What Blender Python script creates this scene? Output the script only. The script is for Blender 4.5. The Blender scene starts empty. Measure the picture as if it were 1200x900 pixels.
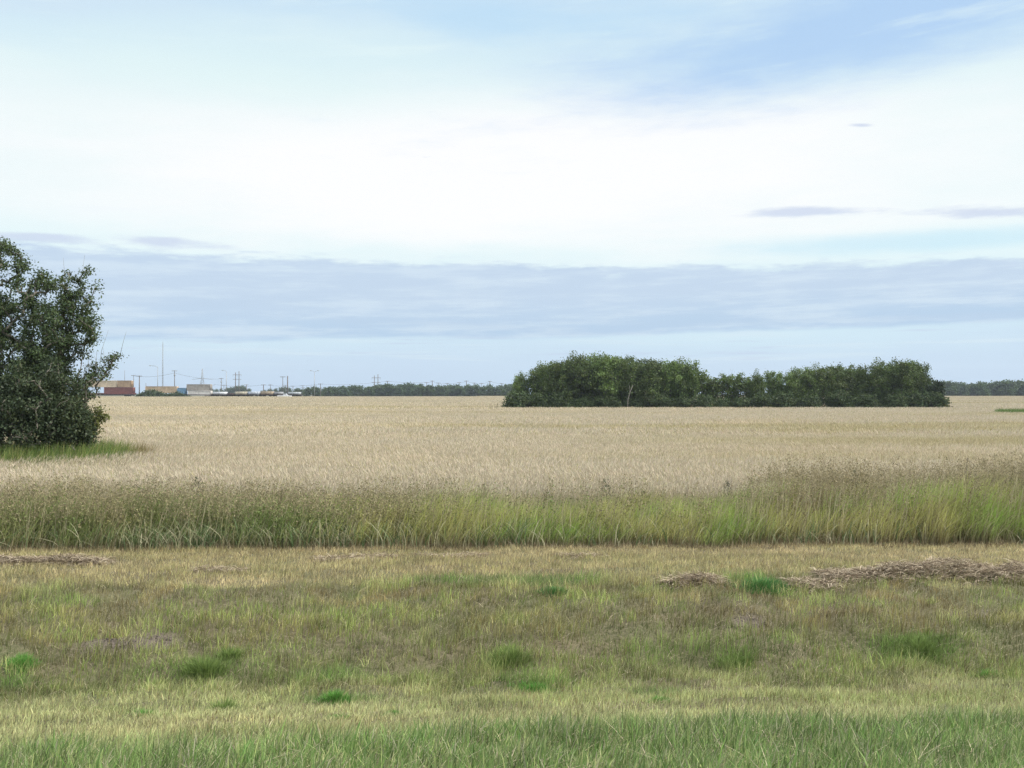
import bpy, math, random
import numpy as np
from mathutils import Vector

# ------------------------------------------------------------------ camera, sky, sun, exposure
scene = bpy.context.scene
COL = scene.collection
FPX = 1200.0           # focal length in photograph pixels
HOR = 462.0            # horizon row
CAMZ = 2.70            # camera height above the field

cd = bpy.data.cameras.new('camera')
cd.sensor_width = 36.0
cd.lens = 36.0
cd.clip_start = 0.1
cd.clip_end = 20000
cam = bpy.data.objects.new('camera', cd)
cam.location = (0, 0, CAMZ)
cam.rotation_euler = (math.radians(90) + math.atan((HOR - 450) / FPX), 0, 0)
COL.objects.link(cam)
scene.camera = cam

SUN_EL, SUN_AZ = 44.0, 104.0       # azimuth clockwise from the view direction (+Y)
world = bpy.data.worlds.new("World")
scene.world = world
world.use_nodes = True


class X:
    """tiny expression helper over math nodes"""
    def __init__(s, nt, sock): s.nt, s.s = nt, sock
    def _m(s, op, *a, clamp=False):
        n = s.nt.nodes.new('ShaderNodeMath'); n.operation = op; n.use_clamp = clamp
        for i, v in enumerate((s,) + a):
            if isinstance(v, X): s.nt.links.new(v.s, n.inputs[i])
            else: n.inputs[i].default_value = v
        return X(s.nt, n.outputs[0])
    def __add__(s, o): return s._m('ADD', o)
    def __radd__(s, o): return s._m('ADD', o)
    def __sub__(s, o): return s._m('SUBTRACT', o)
    def __mul__(s, o): return s._m('MULTIPLY', o)
    def __rmul__(s, o): return s._m('MULTIPLY', o)
    def __truediv__(s, o): return s._m('DIVIDE', o)
    def clamp(s): return s._m('ADD', 0.0, clamp=True)
    def step(s, lo, hi):
        n = s.nt.nodes.new('ShaderNodeMapRange'); n.interpolation_type = 'SMOOTHSTEP'
        s.nt.links.new(s.s, n.inputs[0])
        for i, v in ((1, lo), (2, hi)): n.inputs[i].default_value = v
        n.inputs[3].default_value = 0; n.inputs[4].default_value = 1
        return X(s.nt, n.outputs[0])


def combine(nt, a, b, c):
    n = nt.nodes.new('ShaderNodeCombineXYZ')
    for i, v in enumerate((a, b, c)):
        if isinstance(v, X): nt.links.new(v.s, n.inputs[i])
        else: n.inputs[i].default_value = v
    return n.outputs[0]


def noise(nt, vec, scale=1.0, detail=4, rough=0.55):
    n = nt.nodes.new('ShaderNodeTexNoise')
    n.inputs['Scale'].default_value = scale
    n.inputs['Detail'].default_value = detail
    n.inputs['Roughness'].default_value = rough
    nt.links.new(vec, n.inputs['Vector'])
    return X(nt, n.outputs['Fac'])


def mixc(nt, f, a, b, mode='MIX'):
    n = nt.nodes.new('ShaderNodeMix'); n.data_type = 'RGBA'; n.blend_type = mode
    n.clamp_factor = True
    if isinstance(f, X): nt.links.new(f.s, n.inputs[0])
    else: n.inputs[0].default_value = f
    for i, v in ((6, a), (7, b)):
        if isinstance(v, tuple): n.inputs[i].default_value = (*v, 1)
        else: nt.links.new(v, n.inputs[i])
    return n.outputs[2]


def ramp(nt, f, stops):
    n = nt.nodes.new('ShaderNodeValToRGB')
    nt.links.new(f.s, n.inputs[0])
    e = n.color_ramp.elements
    while len(e) < len(stops): e.new(0.5)
    for k, (p, c) in zip(e, stops):
        k.position = p; k.color = (*c, 1)
    return n.outputs[0]


def build_sky():
    nt = world.node_tree
    nt.nodes.clear()
    tc = nt.nodes.new('ShaderNodeTexCoord')
    sp = nt.nodes.new('ShaderNodeSeparateXYZ')
    nt.links.new(tc.outputs['Generated'], sp.inputs[0])
    dx, dy, dz = (X(nt, sp.outputs[i]) for i in range(3))
    a = dx._m('ARCTAN2', dy) * 57.2958
    e = dz._m('ARCSINE') * 57.2958

    def nz(sa, se, off, detail=5, rough=0.55, slant=0.0):
        return noise(nt, combine(nt, a * sa, (e + a * slant) * se, off), 1.0, detail, rough)

    def g(ca, wa, ce, we, slant=0.0):
        u = (a - ca) / wa
        v = (e - ce - (a - ca) * slant) / we
        r = (u * u + v * v) * -1.0
        return r._m('EXPONENT')

    n_big = nz(.06, .28, 3.1, 4)
    n_mid = nz(.12, .55, 7.7, 6, .6, -.05)
    n_wisp = nz(.28, 1.6, 1.3, 7, .62)
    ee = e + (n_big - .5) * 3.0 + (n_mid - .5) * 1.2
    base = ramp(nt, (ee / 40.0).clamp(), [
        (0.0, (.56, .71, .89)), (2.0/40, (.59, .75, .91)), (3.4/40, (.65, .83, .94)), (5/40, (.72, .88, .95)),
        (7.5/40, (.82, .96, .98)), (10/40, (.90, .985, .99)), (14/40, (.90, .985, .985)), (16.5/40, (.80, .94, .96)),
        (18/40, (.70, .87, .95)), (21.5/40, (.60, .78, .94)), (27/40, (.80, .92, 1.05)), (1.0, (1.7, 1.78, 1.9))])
    # bright white veil of thin cloud in the middle of the view
    gl = g(0, 26, 12.0, 4.6, .02) * 1.35 + (n_mid - .5) * .9 + (n_big - .5) * .8
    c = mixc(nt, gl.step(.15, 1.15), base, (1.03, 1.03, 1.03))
    # bluer gaps, upper right and top
    bl = g(20, 18, 19.0, 3.1, .12) * 1.25 + (n_mid - .5) * 1.3 + (n_wisp - .5) * .35
    c = mixc(nt, bl.step(.15, 1.25) * .9, c, (.45, .65, .92))
    bl2 = g(1, 13, 20.4, 1.5, .0) + (nz(.1, .5, 21.0) - .5) * 1.4
    c = mixc(nt, bl2.step(.35, 1.0) * .7, c, (.52, .75, .95))
    cy = g(-12, 14, 17.5, 3.0, 0.0) + (n_mid - .5) * .8
    c = mixc(nt, cy.step(.2, 1.0) * .5, c, (.80, .96, .95))
    lv = g(-24, 9, 20.2, 1.8, .10) + (n_mid - .5) * .9
    c = mixc(nt, lv.step(.3, .9) * .5, c, (.66, .80, .93))
    wz = nz(.09, .8, 40.0, 7, .62, -.08) * (e.step(14, 16.5))
    c = mixc(nt, wz.step(.52, .75) * .5, c, (.82, .96, .97))
    # faint blue slot above the band, right
    sl = g(22, 13, 7.9, .75) + (n_wisp - .5) * .5
    c = mixc(nt, sl.step(.3, 1.0) * .6, c, (.55, .82, .95))
    # small grey cloudlets
    for ca, wa, ce, we, s in ((15.6, 3.6, 9.75, .34, -.015), (25.2, 4.6, 9.15, .36, -.05), (-18.2, 3.6, 7.95, .42, -.03),
                              (-25, 4.0, 7.9, .3, 0.), (18.9, .8, 14.0, .12, -.1)):
        m = g(ca, wa, ce, we, s) + (n_wisp - .5) * 1.5
        c = mixc(nt, m.step(.28, 1.0) * .75, c, (.60, .68, .86))
    # the long grey layer of stratus over the horizon
    edge = (nz(.10, .12, 11.0, 5, .6) - .5) * 1.3 + (n_wisp - .5) * 1.9
    top = (a * -.017) + 7.35 + edge
    bot = (a * .017) + 3.15 + (nz(.07, .05, 15.0, 5, .6) - .5) * 1.1
    m_top = (top - e).step(-.12, .45)
    m_bot = (e - bot).step(-.10, .22)
    inner = nz(.16, 1.5, 30.0, 8, .65, -.02)
    low = (e - bot).step(0, 2.6)
    bandc = mixc(nt, low, (.46, .63, .83), (.56, .69, .855))
    bandc = mixc(nt, inner.step(.42, .66) * .7, bandc, (.70, .82, .93))
    bandc = mixc(nt, nz(.05, .9, 33.0, 5, .6).step(.5, .7) * .5, bandc, (.50, .64, .82))
    wisp_gap = (n_wisp.step(.56, .72)) * ((top - e).step(.1, .4)) * (((top - e).step(.7, 1.5)) * -1.0 + 1.0)
    c = mixc(nt, m_top * m_bot * (wisp_gap * -.6 + 1.0) * .97, c, bandc)
    # thin streaks in the clear strip below it
    st = nz(.09, 2.4, 50.0, 5, .6) * 1.0
    strip = (e.step(1.0, 2.2)) * (((e - bot).step(-.1, .4)) * -1.0 + 1.0)
    c = mixc(nt, st.step(.5, .7) * strip * .7, c, (.70, .84, .94))
    c = mixc(nt, nz(.12, 2.0, 60.0, 5, .6).step(.56, .72) * strip * .7, c, (.53, .63, .82))
    # scale to the physical range of the sky texture, and let the clear sky through
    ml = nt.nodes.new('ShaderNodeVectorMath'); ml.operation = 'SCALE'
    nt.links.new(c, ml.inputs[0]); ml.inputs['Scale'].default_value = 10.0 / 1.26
    sky = nt.nodes.new('ShaderNodeTexSky'); sky.sky_type = 'NISHITA'
    sky.sun_disc = False
    sky.sun_elevation = math.radians(SUN_EL)
    sky.sun_rotation = math.radians(SUN_AZ)
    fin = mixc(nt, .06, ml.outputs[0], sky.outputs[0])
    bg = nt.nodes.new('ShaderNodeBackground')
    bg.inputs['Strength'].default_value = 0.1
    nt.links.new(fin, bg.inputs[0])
    out = nt.nodes.new('ShaderNodeOutputWorld')
    nt.links.new(bg.outputs[0], out.inputs[0])


build_sky()
ld = bpy.data.lights.new('sun', 'SUN')
ld.energy = 3.4
ld.angle = math.radians(7)
ld.color = (1.0, .95, .86)
sun = bpy.data.objects.new('sun', ld)
_e, _a = math.radians(SUN_EL), math.radians(SUN_AZ)
_d = Vector((math.sin(_a) * math.cos(_e), math.cos(_a) * math.cos(_e), math.sin(_e)))
sun.rotation_euler = _d.to_track_quat('Z', 'Y').to_euler()
sun.location = (30, 0, 60)
COL.objects.link(sun)
vs = scene.view_settings
vs.view_transform = 'Standard'; vs.look = 'None'; vs.exposure = 0.35; vs.gamma = 1.0
vs.use_curve_mapping = False
try:
    scene.cycles.use_denoising = True
    scene.cycles.denoiser = 'OPENIMAGEDENOISE'
    scene.cycles.denoising_input_passes = 'RGB_ALBEDO_NORMAL'
    scene.cycles.denoising_prefilter = 'NONE'
    scene.cycles.max_bounces = 5
    scene.cycles.diffuse_bounces = 3
    scene.cycles.transparent_max_bounces = 8
    scene.cycles.volume_bounces = 0
except Exception:
    pass

# ------------------------------------------------------------------ helpers
RNG = np.random.default_rng(11)
random.seed(5)


def PX(px, d): return (px - 600.0) / FPX * d
def PZ(py, d): return CAMZ + (HOR - py) / FPX * d


def tag(o, label=None, cat=None, group=None, kind=None):
    if label: o['label'] = label
    if cat: o['category'] = cat
    if group: o['group'] = group
    if kind: o['kind'] = kind
    return o


def empty(name, loc, label, cat, group=None, rz=0.0):
    o = bpy.data.objects.new(name, None)
    o.empty_display_size = .3
    o.location = loc; o.rotation_euler = (0, 0, rz)
    COL.objects.link(o)
    return tag(o, label, cat, group)


def link_mesh(name, me, parent=None, loc=None):
    o = bpy.data.objects.new(name, me)
    COL.objects.link(o)
    if parent: o.parent = parent
    if loc is not None: o.location = loc
    return o


def np_mesh(name, verts, faces, mat, colors=None, smooth=False):
    """verts (N,3); faces a list of (M,k) int arrays"""
    me = bpy.data.meshes.new(name)
    verts = np.asarray(verts, np.float32)
    me.vertices.add(len(verts))
    me.vertices.foreach_set('co', verts.ravel())
    if not isinstance(faces, list): faces = [faces]
    faces = [np.asarray(f, np.int32) for f in faces if len(f)]
    loops = np.concatenate([f.ravel() for f in faces])
    tot = np.concatenate([np.full(len(f), f.shape[1], np.int32) for f in faces])
    start = np.concatenate([[0], np.cumsum(tot)[:-1]]).astype(np.int32)
    me.loops.add(len(loops)); me.loops.foreach_set('vertex_index', loops)
    me.polygons.add(len(tot)); me.polygons.foreach_set('loop_start', start)
    me.polygons.foreach_set('loop_total', tot)
    if smooth:
        me.polygons.foreach_set('use_smooth', np.ones(len(tot), bool))
    if colors is not None:
        at = me.color_attributes.new('tint', 'FLOAT_COLOR', 'POINT')
        c = np.ones((len(verts), 4), np.float32); c[:, :3] = colors
        at.data.foreach_set('color', c.ravel())
    me.update(calc_edges=True)
    if mat: me.materials.append(mat)
    return me


class MB:
    """collects boxes, tubes and rings into one mesh"""
    def __init__(s): s.v = []; s.f3 = []; s.f4 = []; s.n = 0
    def add(s, v, q=None, t=None):
        v = np.asarray(v, float); s.v.append(v)
        if q is not None and len(q): s.f4.append(np.asarray(q) + s.n)
        if t is not None and len(t): s.f3.append(np.asarray(t) + s.n)
        s.n += len(v)
    def box(s, x0, x1, y0, y1, z0, z1):
        v = [(x, y, z) for z in (z0, z1) for y in (y0, y1) for x in (x0, x1)]
        s.add(v, [(0, 2, 3, 1), (4, 5, 7, 6), (0, 1, 5, 4), (2, 6, 7, 3), (0, 4, 6, 2), (1, 3, 7, 5)])
    def tube(s, pts, radii, k=6):
        pts = np.asarray(pts, float); n = len(pts)
        tg = np.gradient(pts, axis=0); tg /= np.linalg.norm(tg, axis=1)[:, None] + 1e-9
        ref = np.array([0.3, 1, .1]) if abs(tg[0][2]) > .7 else np.array([0, 0, 1.])
        u = np.cross(tg, ref); u /= np.linalg.norm(u, axis=1)[:, None] + 1e-9
        w = np.cross(tg, u)
        an = np.arange(k) / k * 2 * np.pi
        r = np.asarray(radii, float)[:, None, None]
        v = pts[:, None, :] + r * (u[:, None, :] * np.cos(an)[None, :, None] + w[:, None, :] * np.sin(an)[None, :, None])
        q = []
        for i in range(n - 1):
            for j in range(k):
                a, b = i * k + j, i * k + (j + 1) % k
                q.append((a, b, b + k, a + k))
        t = [(0, (j + 1) % k, j) for j in range(1, k - 1)] + [((n-1)*k, (n-1)*k + j, (n-1)*k + (j + 1) % k) for j in range(1, k - 1)]
        s.add(v.reshape(-1, 3), q, t)
    def mesh(s, name, mat, smooth=False):
        fs = []
        if s.f4: fs.append(np.concatenate(s.f4))
        if s.f3: fs.append(np.concatenate(s.f3))
        return np_mesh(name, np.concatenate(s.v), fs, mat, smooth=smooth)
    def build(s, name, mat, parent=None, smooth=False):
        return link_mesh(name, s.mesh(name, mat, smooth), parent)


def _hash(ix, iy, seed):
    h = (ix.astype(np.int64) * 374761393 + iy.astype(np.int64) * 668265263 + seed * 1442695041) & 0x7fffffff
    h = ((h ^ (h >> 13)) * 1274126177) & 0x7fffffff
    return ((h ^ (h >> 16)) & 0xffff) / 65535.0


def vnoise(x, y, seed=0, octaves=3):
    x = np.asarray(x, float); y = np.asarray(y, float)
    tot = np.zeros(np.broadcast(x, y).shape); amp = 1.0; nrm = 0
    for o in range(octaves):
        xi = np.floor(x); yi = np.floor(y); fx = x - xi; fy = y - yi
        fx = fx * fx * (3 - 2 * fx); fy = fy * fy * (3 - 2 * fy)
        a = _hash(xi, yi, seed + o); b = _hash(xi + 1, yi, seed + o)
        c = _hash(xi, yi + 1, seed + o); d = _hash(xi + 1, yi + 1, seed + o)
        tot += amp * (a * (1-fx)*(1-fy) + b * fx*(1-fy) + c * (1-fx)*fy + d * fx*fy)
        nrm += amp; amp *= .55; x = x * 2.03 + 17; y = y * 2.03 + 5
    return tot / nrm


TILT = .05
_pv = np.array([-4000, -12, -9, -2.5, 0, 3, 6.5, 8.5, 10, 11.5, 12.2, 12.9, 14.4, 15.4, 18, 150, 400, 9000.])
_pz = np.array([1.0, 1.0, 1.2, 1.25, 1.15, .95, .33, -.05, -.32, -.58, -.62, -.34, -.06, 0, 0, 0, .8, .8])


def ground_z(x, y):
    x = np.asarray(x, float); y = np.asarray(y, float)
    v = y - TILT * x
    v = np.where(y > 60, y, v)
    z = (np.interp(v - .25, _pv, _pz) + np.interp(v, _pv, _pz) + np.interp(v + .25, _pv, _pz)) / 3
    b = np.exp(-((v - 12.5) / 3.0) ** 2)
    z = z + (vnoise(x * .9, v * 1.6, 3) - .5) * (.06 + .22 * b) * (v < 19) + (vnoise(x * 4, y * 4, 8) - .5) * .05 * (v < 19)
    return z


# ------------------------------------------------------------------ materials
def new_mat(name):
    m = bpy.data.materials.new(name); m.use_nodes = True
    nt = m.node_tree
    b = nt.nodes['Principled BSDF']
    b.inputs['Roughness'].default_value = .85
    b.inputs['Specular IOR Level'].default_value = .2
    return m, nt, b


def plain(name, col, rough=.8, metal=0.0, var=.12, scale=3.0):
    m, nt, b = new_mat(name)
    g = nt.nodes.new('ShaderNodeTexCoord')
    n = noise(nt, g.outputs['Object'], scale, 5, .6)
    f = n.step(.3, .75)
    c = mixc(nt, f, tuple(max(0, x * (1 - var * 1.5)) for x in col), tuple(min(1, x * (1 + var)) for x in col))
    nt.links.new(c, b.inputs['Base Color'])
    b.inputs['Roughness'].default_value = rough
    b.inputs['Metallic'].default_value = metal
    return m


def leafy(name, trans=.3, rough=.6, spec=.25, world_noise=None, tint_instance=False):
    """plant surface coloured by its 'tint' attribute, partly letting light through"""
    m, nt, b = new_mat(name)
    at = nt.nodes.new('ShaderNodeAttribute'); at.attribute_name = 'tint'
    c = at.outputs['Color']
    if world_noise:
        geo = nt.nodes.new('ShaderNodeNewGeometry')
        for sx, sy, lo, hi, col, f, off in world_noise:
            mp = nt.nodes.new('ShaderNodeMapping')
            mp.inputs['Scale'].default_value = (sx, sy, 0.02); mp.inputs['Location'].default_value = (off, off * .7, off)
            nt.links.new(geo.outputs['Position'], mp.inputs[0])
            n = noise(nt, mp.outputs[0], 1.0, 4, .6)
            c = mixc(nt, n.step(lo, hi) * f, c, col, 'MULTIPLY')
    nt.links.new(c, b.inputs['Base Color'])
    b.inputs['Roughness'].default_value = rough
    b.inputs['Specular IOR Level'].default_value = spec
    tr = nt.nodes.new('ShaderNodeBsdfTranslucent')
    nt.links.new(c, tr.inputs[0])
    mx = nt.nodes.new('ShaderNodeMixShader'); mx.inputs[0].default_value = trans
    nt.links.new(b.outputs[0], mx.inputs[1]); nt.links.new(tr.outputs[0], mx.inputs[2])
    nt.links.new(mx.outputs[0], nt.nodes['Material Output'].inputs[0])
    return m


M = {}
M['leaf'] = leafy('tree_leaf', .28, .55, .3)
M['blade'] = leafy('grass_blade', .3, .6, .2)
M['straw'] = leafy('dry_straw', .2, .8, .1)
M['wheat'] = leafy('ripe_wheat', .25, .75, .12, world_noise=[
    (.016, .075, .52, .68, (.80, .80, .58), .7, 3.0), (.03, .22, .5, .7, (.9, .86, .74), .4, 31.0), (.09, .16, .5, .8, (1.16, 1.12, 1.05), .8, 9.0), (.007, .03, .5, .7, (1.1, 1.05, .92), .7, 22.0)])
M['bark'] = plain('grey_bark', (.20, .18, .15), .9, var=.35, scale=6)
M['pole_wood'] = plain('weathered_pole_wood', (.16, .14, .125), .9, var=.2)
M['steel'] = plain('galvanised_steel', (.33, .35, .36), .5, .5)
M['wire'] = plain('dark_wire', (.12, .12, .12), .6, .3)

gm, nt, b = new_mat('ground_soil_and_thatch')
geo = nt.nodes.new('ShaderNodeNewGeometry')
n1 = noise(nt, geo.outputs['Position'], 2.2, 8, .65)
n2 = noise(nt, geo.outputs['Position'], 26, 6, .7)
n3 = noise(nt, geo.outputs['Position'], .35, 4, .6)
c = mixc(nt, n1.step(.35, .68), (.085, .07, .042), (.17, .145, .08))
c = mixc(nt, n3.step(.4, .62), c, (.10, .11, .045))
c = mixc(nt, n2.step(.38, .7) * .7, c, (.22, .19, .12))
sa = nt.nodes.new('ShaderNodeAttribute'); sa.attribute_name = 'tint'
c = mixc(nt, X(nt, sa.outputs['Fac']), c, mixc(nt, n2.step(.3, .7), (.07, .055, .042), (.19, .155, .12)))
nt.links.new(c, b.inputs['Base Color'])
bp = nt.nodes.new('ShaderNodeBump'); bp.inputs['Strength'].default_value = .8; bp.inputs['Distance'].default_value = .04
nt.links.new(n2.s, bp.inputs['Height']); nt.links.new(bp.outputs[0], b.inputs['Normal'])
M['ground'] = gm

sm, nt, b = new_mat('bare_soil')
geo = nt.nodes.new('ShaderNodeNewGeometry')
n1 = noise(nt, geo.outputs['Position'], 9, 8, .7)
nt.links.new(mixc(nt, n1.step(.3, .7), (.045, .037, .03), (.15, .125, .10)), b.inputs['Base Color'])
M['soil'] = sm


# ------------------------------------------------------------------ ground sheet
def build_ground():
    ys = np.concatenate([[-3000, -600, -100, -30, -12, -9], np.arange(-6, 4, .5), np.arange(4, 20, .16), np.arange(20, 60, 2.0),
                         np.arange(60, 460, 12.0), [500, 600, 800, 1200, 2500, 5000, 9000]])
    t = np.arange(-13, 13.01, .2)
    xs = np.concatenate([[-9000, -3000, -1000, -400, -200, -100, -50, -30, -20, -16], t, [16, 20, 30, 50, 100, 200, 400, 1000, 3000, 9000]])
    Xg, Yg = np.meshgrid(xs, ys)
    Zg = ground_z(Xg, Yg)
    Zg = np.where(np.abs(Xg) > 60, np.where(Yg < 30, np.minimum(Zg, 1.2), Zg), Zg)
    v = np.stack([Xg, Yg, Zg], -1).reshape(-1, 3)
    nx, ny = len(xs), len(ys)
    i = np.arange(nx * ny).reshape(ny, nx)
    f = np.stack([i[:-1, :-1], i[:-1, 1:], i[1:, 1:], i[1:, :-1]], -1).reshape(-1, 4)
    vv = Yg - TILT * Xg
    soil = np.zeros(Xg.shape)
    for px, pv, rx, ry in BARE:
        d = ((Xg - PX(px, pv)) / rx) ** 2 + ((vv - pv) / ry) ** 2 + (vnoise(Xg * 2.3, vv * 3.5, 31, 3) - .5) * 2.2
        soil = np.maximum(soil, 1 - ss(d, .6, 1.8))
    cs = np.repeat(soil.reshape(-1, 1), 3, 1)
    o = link_mesh('ground', np_mesh('ground', v, f, M['ground'], cs, smooth=True))
    tag(o, kind='structure')
    # railway bank at the far left end of the field
    xs = np.arange(-420, 60, 6.0)
    prof = [(407, .5), (412, 1.55), (413, 1.7), (436, 1.7), (437, 1.55), (442, .5)]
    v = []; f = []
    for k, x in enumerate(xs):
        w = .15 * math.sin(x * .13)
        fade = max(0, min(1, (20 - x) / 60.0))
        for yy, zz in prof: v.append((x, yy + w, .4 + (zz - .4) * fade if fade < 1 else zz))
    m = len(prof)
    for k in range(len(xs) - 1):
        for j in range(m - 1):
            f.append((k*m + j, (k+1)*m + j, (k+1)*m + j + 1, k*m + j + 1))
    o = link_mesh('railway_bank', np_mesh('railway_bank', np.array(v), np.array(f), M['soil']))
    tag(o, kind='structure')




# ------------------------------------------------------------------ blades of grass as one mesh
def blades(x, y, z, length, width, lean, ldir, cols, seg=1, curve=1.0, tipcol=None):
    """ribbons from the ground up; returns verts, faces, colors. lean = horizontal reach over length"""
    n = len(x)
    fa = RNG.uniform(0, np.pi, n)
    wx, wy = np.cos(fa) * width * .5, np.sin(fa) * width * .5
    lx, ly = np.cos(ldir) * lean * length, np.sin(ldir) * lean * length
    hz = length * np.sqrt(np.maximum(.08, 1 - np.minimum(lean, .95) ** 2))
    V = []; C = []
    for s in range(seg + 1):
        t = s / (seg + 1.0)
        wv = (1 - t * .55)
        px = x + lx * t ** (1 + curve); py = y + ly * t ** (1 + curve); pz = z + hz * (t if curve == 0 else (t - .0) * (1 - .12 * curve * t * t))
        V.append(np.stack([px - wx * wv, py - wy * wv, pz], -1)); V.append(np.stack([px + wx * wv, py + wy * wv, pz], -1))
        cc = cols if tipcol is None else cols * (1 - t) + tipcol * t
        C += [cc, cc]
    V.append(np.stack([x + lx, y + ly, z + hz * (1 - .12 * curve)], -1)); C.append(cols if tipcol is None else tipcol)
    m = 2 * (seg + 1) + 1
    V = np.stack(V, 1).reshape(-1, 3); C = np.stack(C, 1).reshape(-1, 3)
    base = (np.arange(n) * m)[:, None]
    q = [base + np.array([[2*s, 2*s+1, 2*s+3, 2*s+2]]) for s in range(seg)]
    t = base + np.array([[2*seg, 2*seg+1, 2*seg+2]])
    return V, (np.concatenate(q) if q else np.zeros((0, 4), int)), t, C


def merge(parts):
    V = []; Q = []; T = []; C = []; o = 0
    for v, q, t, c in parts:
        V.append(v); C.append(c)
        if len(q): Q.append(q + o)
        if len(t): T.append(t + o)
        o += len(v)
    fs = ([np.concatenate(Q)] if Q else []) + ([np.concatenate(T)] if T else [])
    return np.concatenate(V), fs, np.concatenate(C)


def mixa(a, b, f): return a * (1 - f[:, None]) + b * f[:, None]
def ss(x, lo, hi):
    t = np.clip((x - lo) / (hi - lo), 0, 1); return t * t * (3 - 2 * t)


GREEN = np.array([.11, .20, .06]); BLUEGREEN = np.array([.10, .20, .07]); STRAW = np.array([.52, .455, .29]); PALE = np.array([.40, .41, .24])
BROWN = np.array([.21, .145, .08]); OLIVE = np.array([.20, .26, .08]); YGREEN = np.array([.28, .38, .10]); DARKG = np.array([.06, .09, .03])

# bare patches: (px, v, rx, ry) in the photograph's columns
BARE = [(165, 12.9, .6, .22), (878, 13.2, .3, .15), (1150, 13.5, .4, .12)]
LUSH = [(600, 14.9, 1.4, .35, .8), (895, 14.7, .5, .22, 1.0), (650, 14.7, .45, .15, .8), (25, 12.0, .35, .25, .9), (1075, 12.6, .7, .25, .7),
        (830, 12.5, 1.1, .3, .45), (240, 12.1, .9, .3, .55), (390, 12.0, .5, .3, .7), (400, 10.6, .5, .2, .8), (625, 11.4, .5, .2, .7), (770, 10.8, .3, .15, .8), (60, 14.2, .8, .3, .4)]


build_ground()


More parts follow.
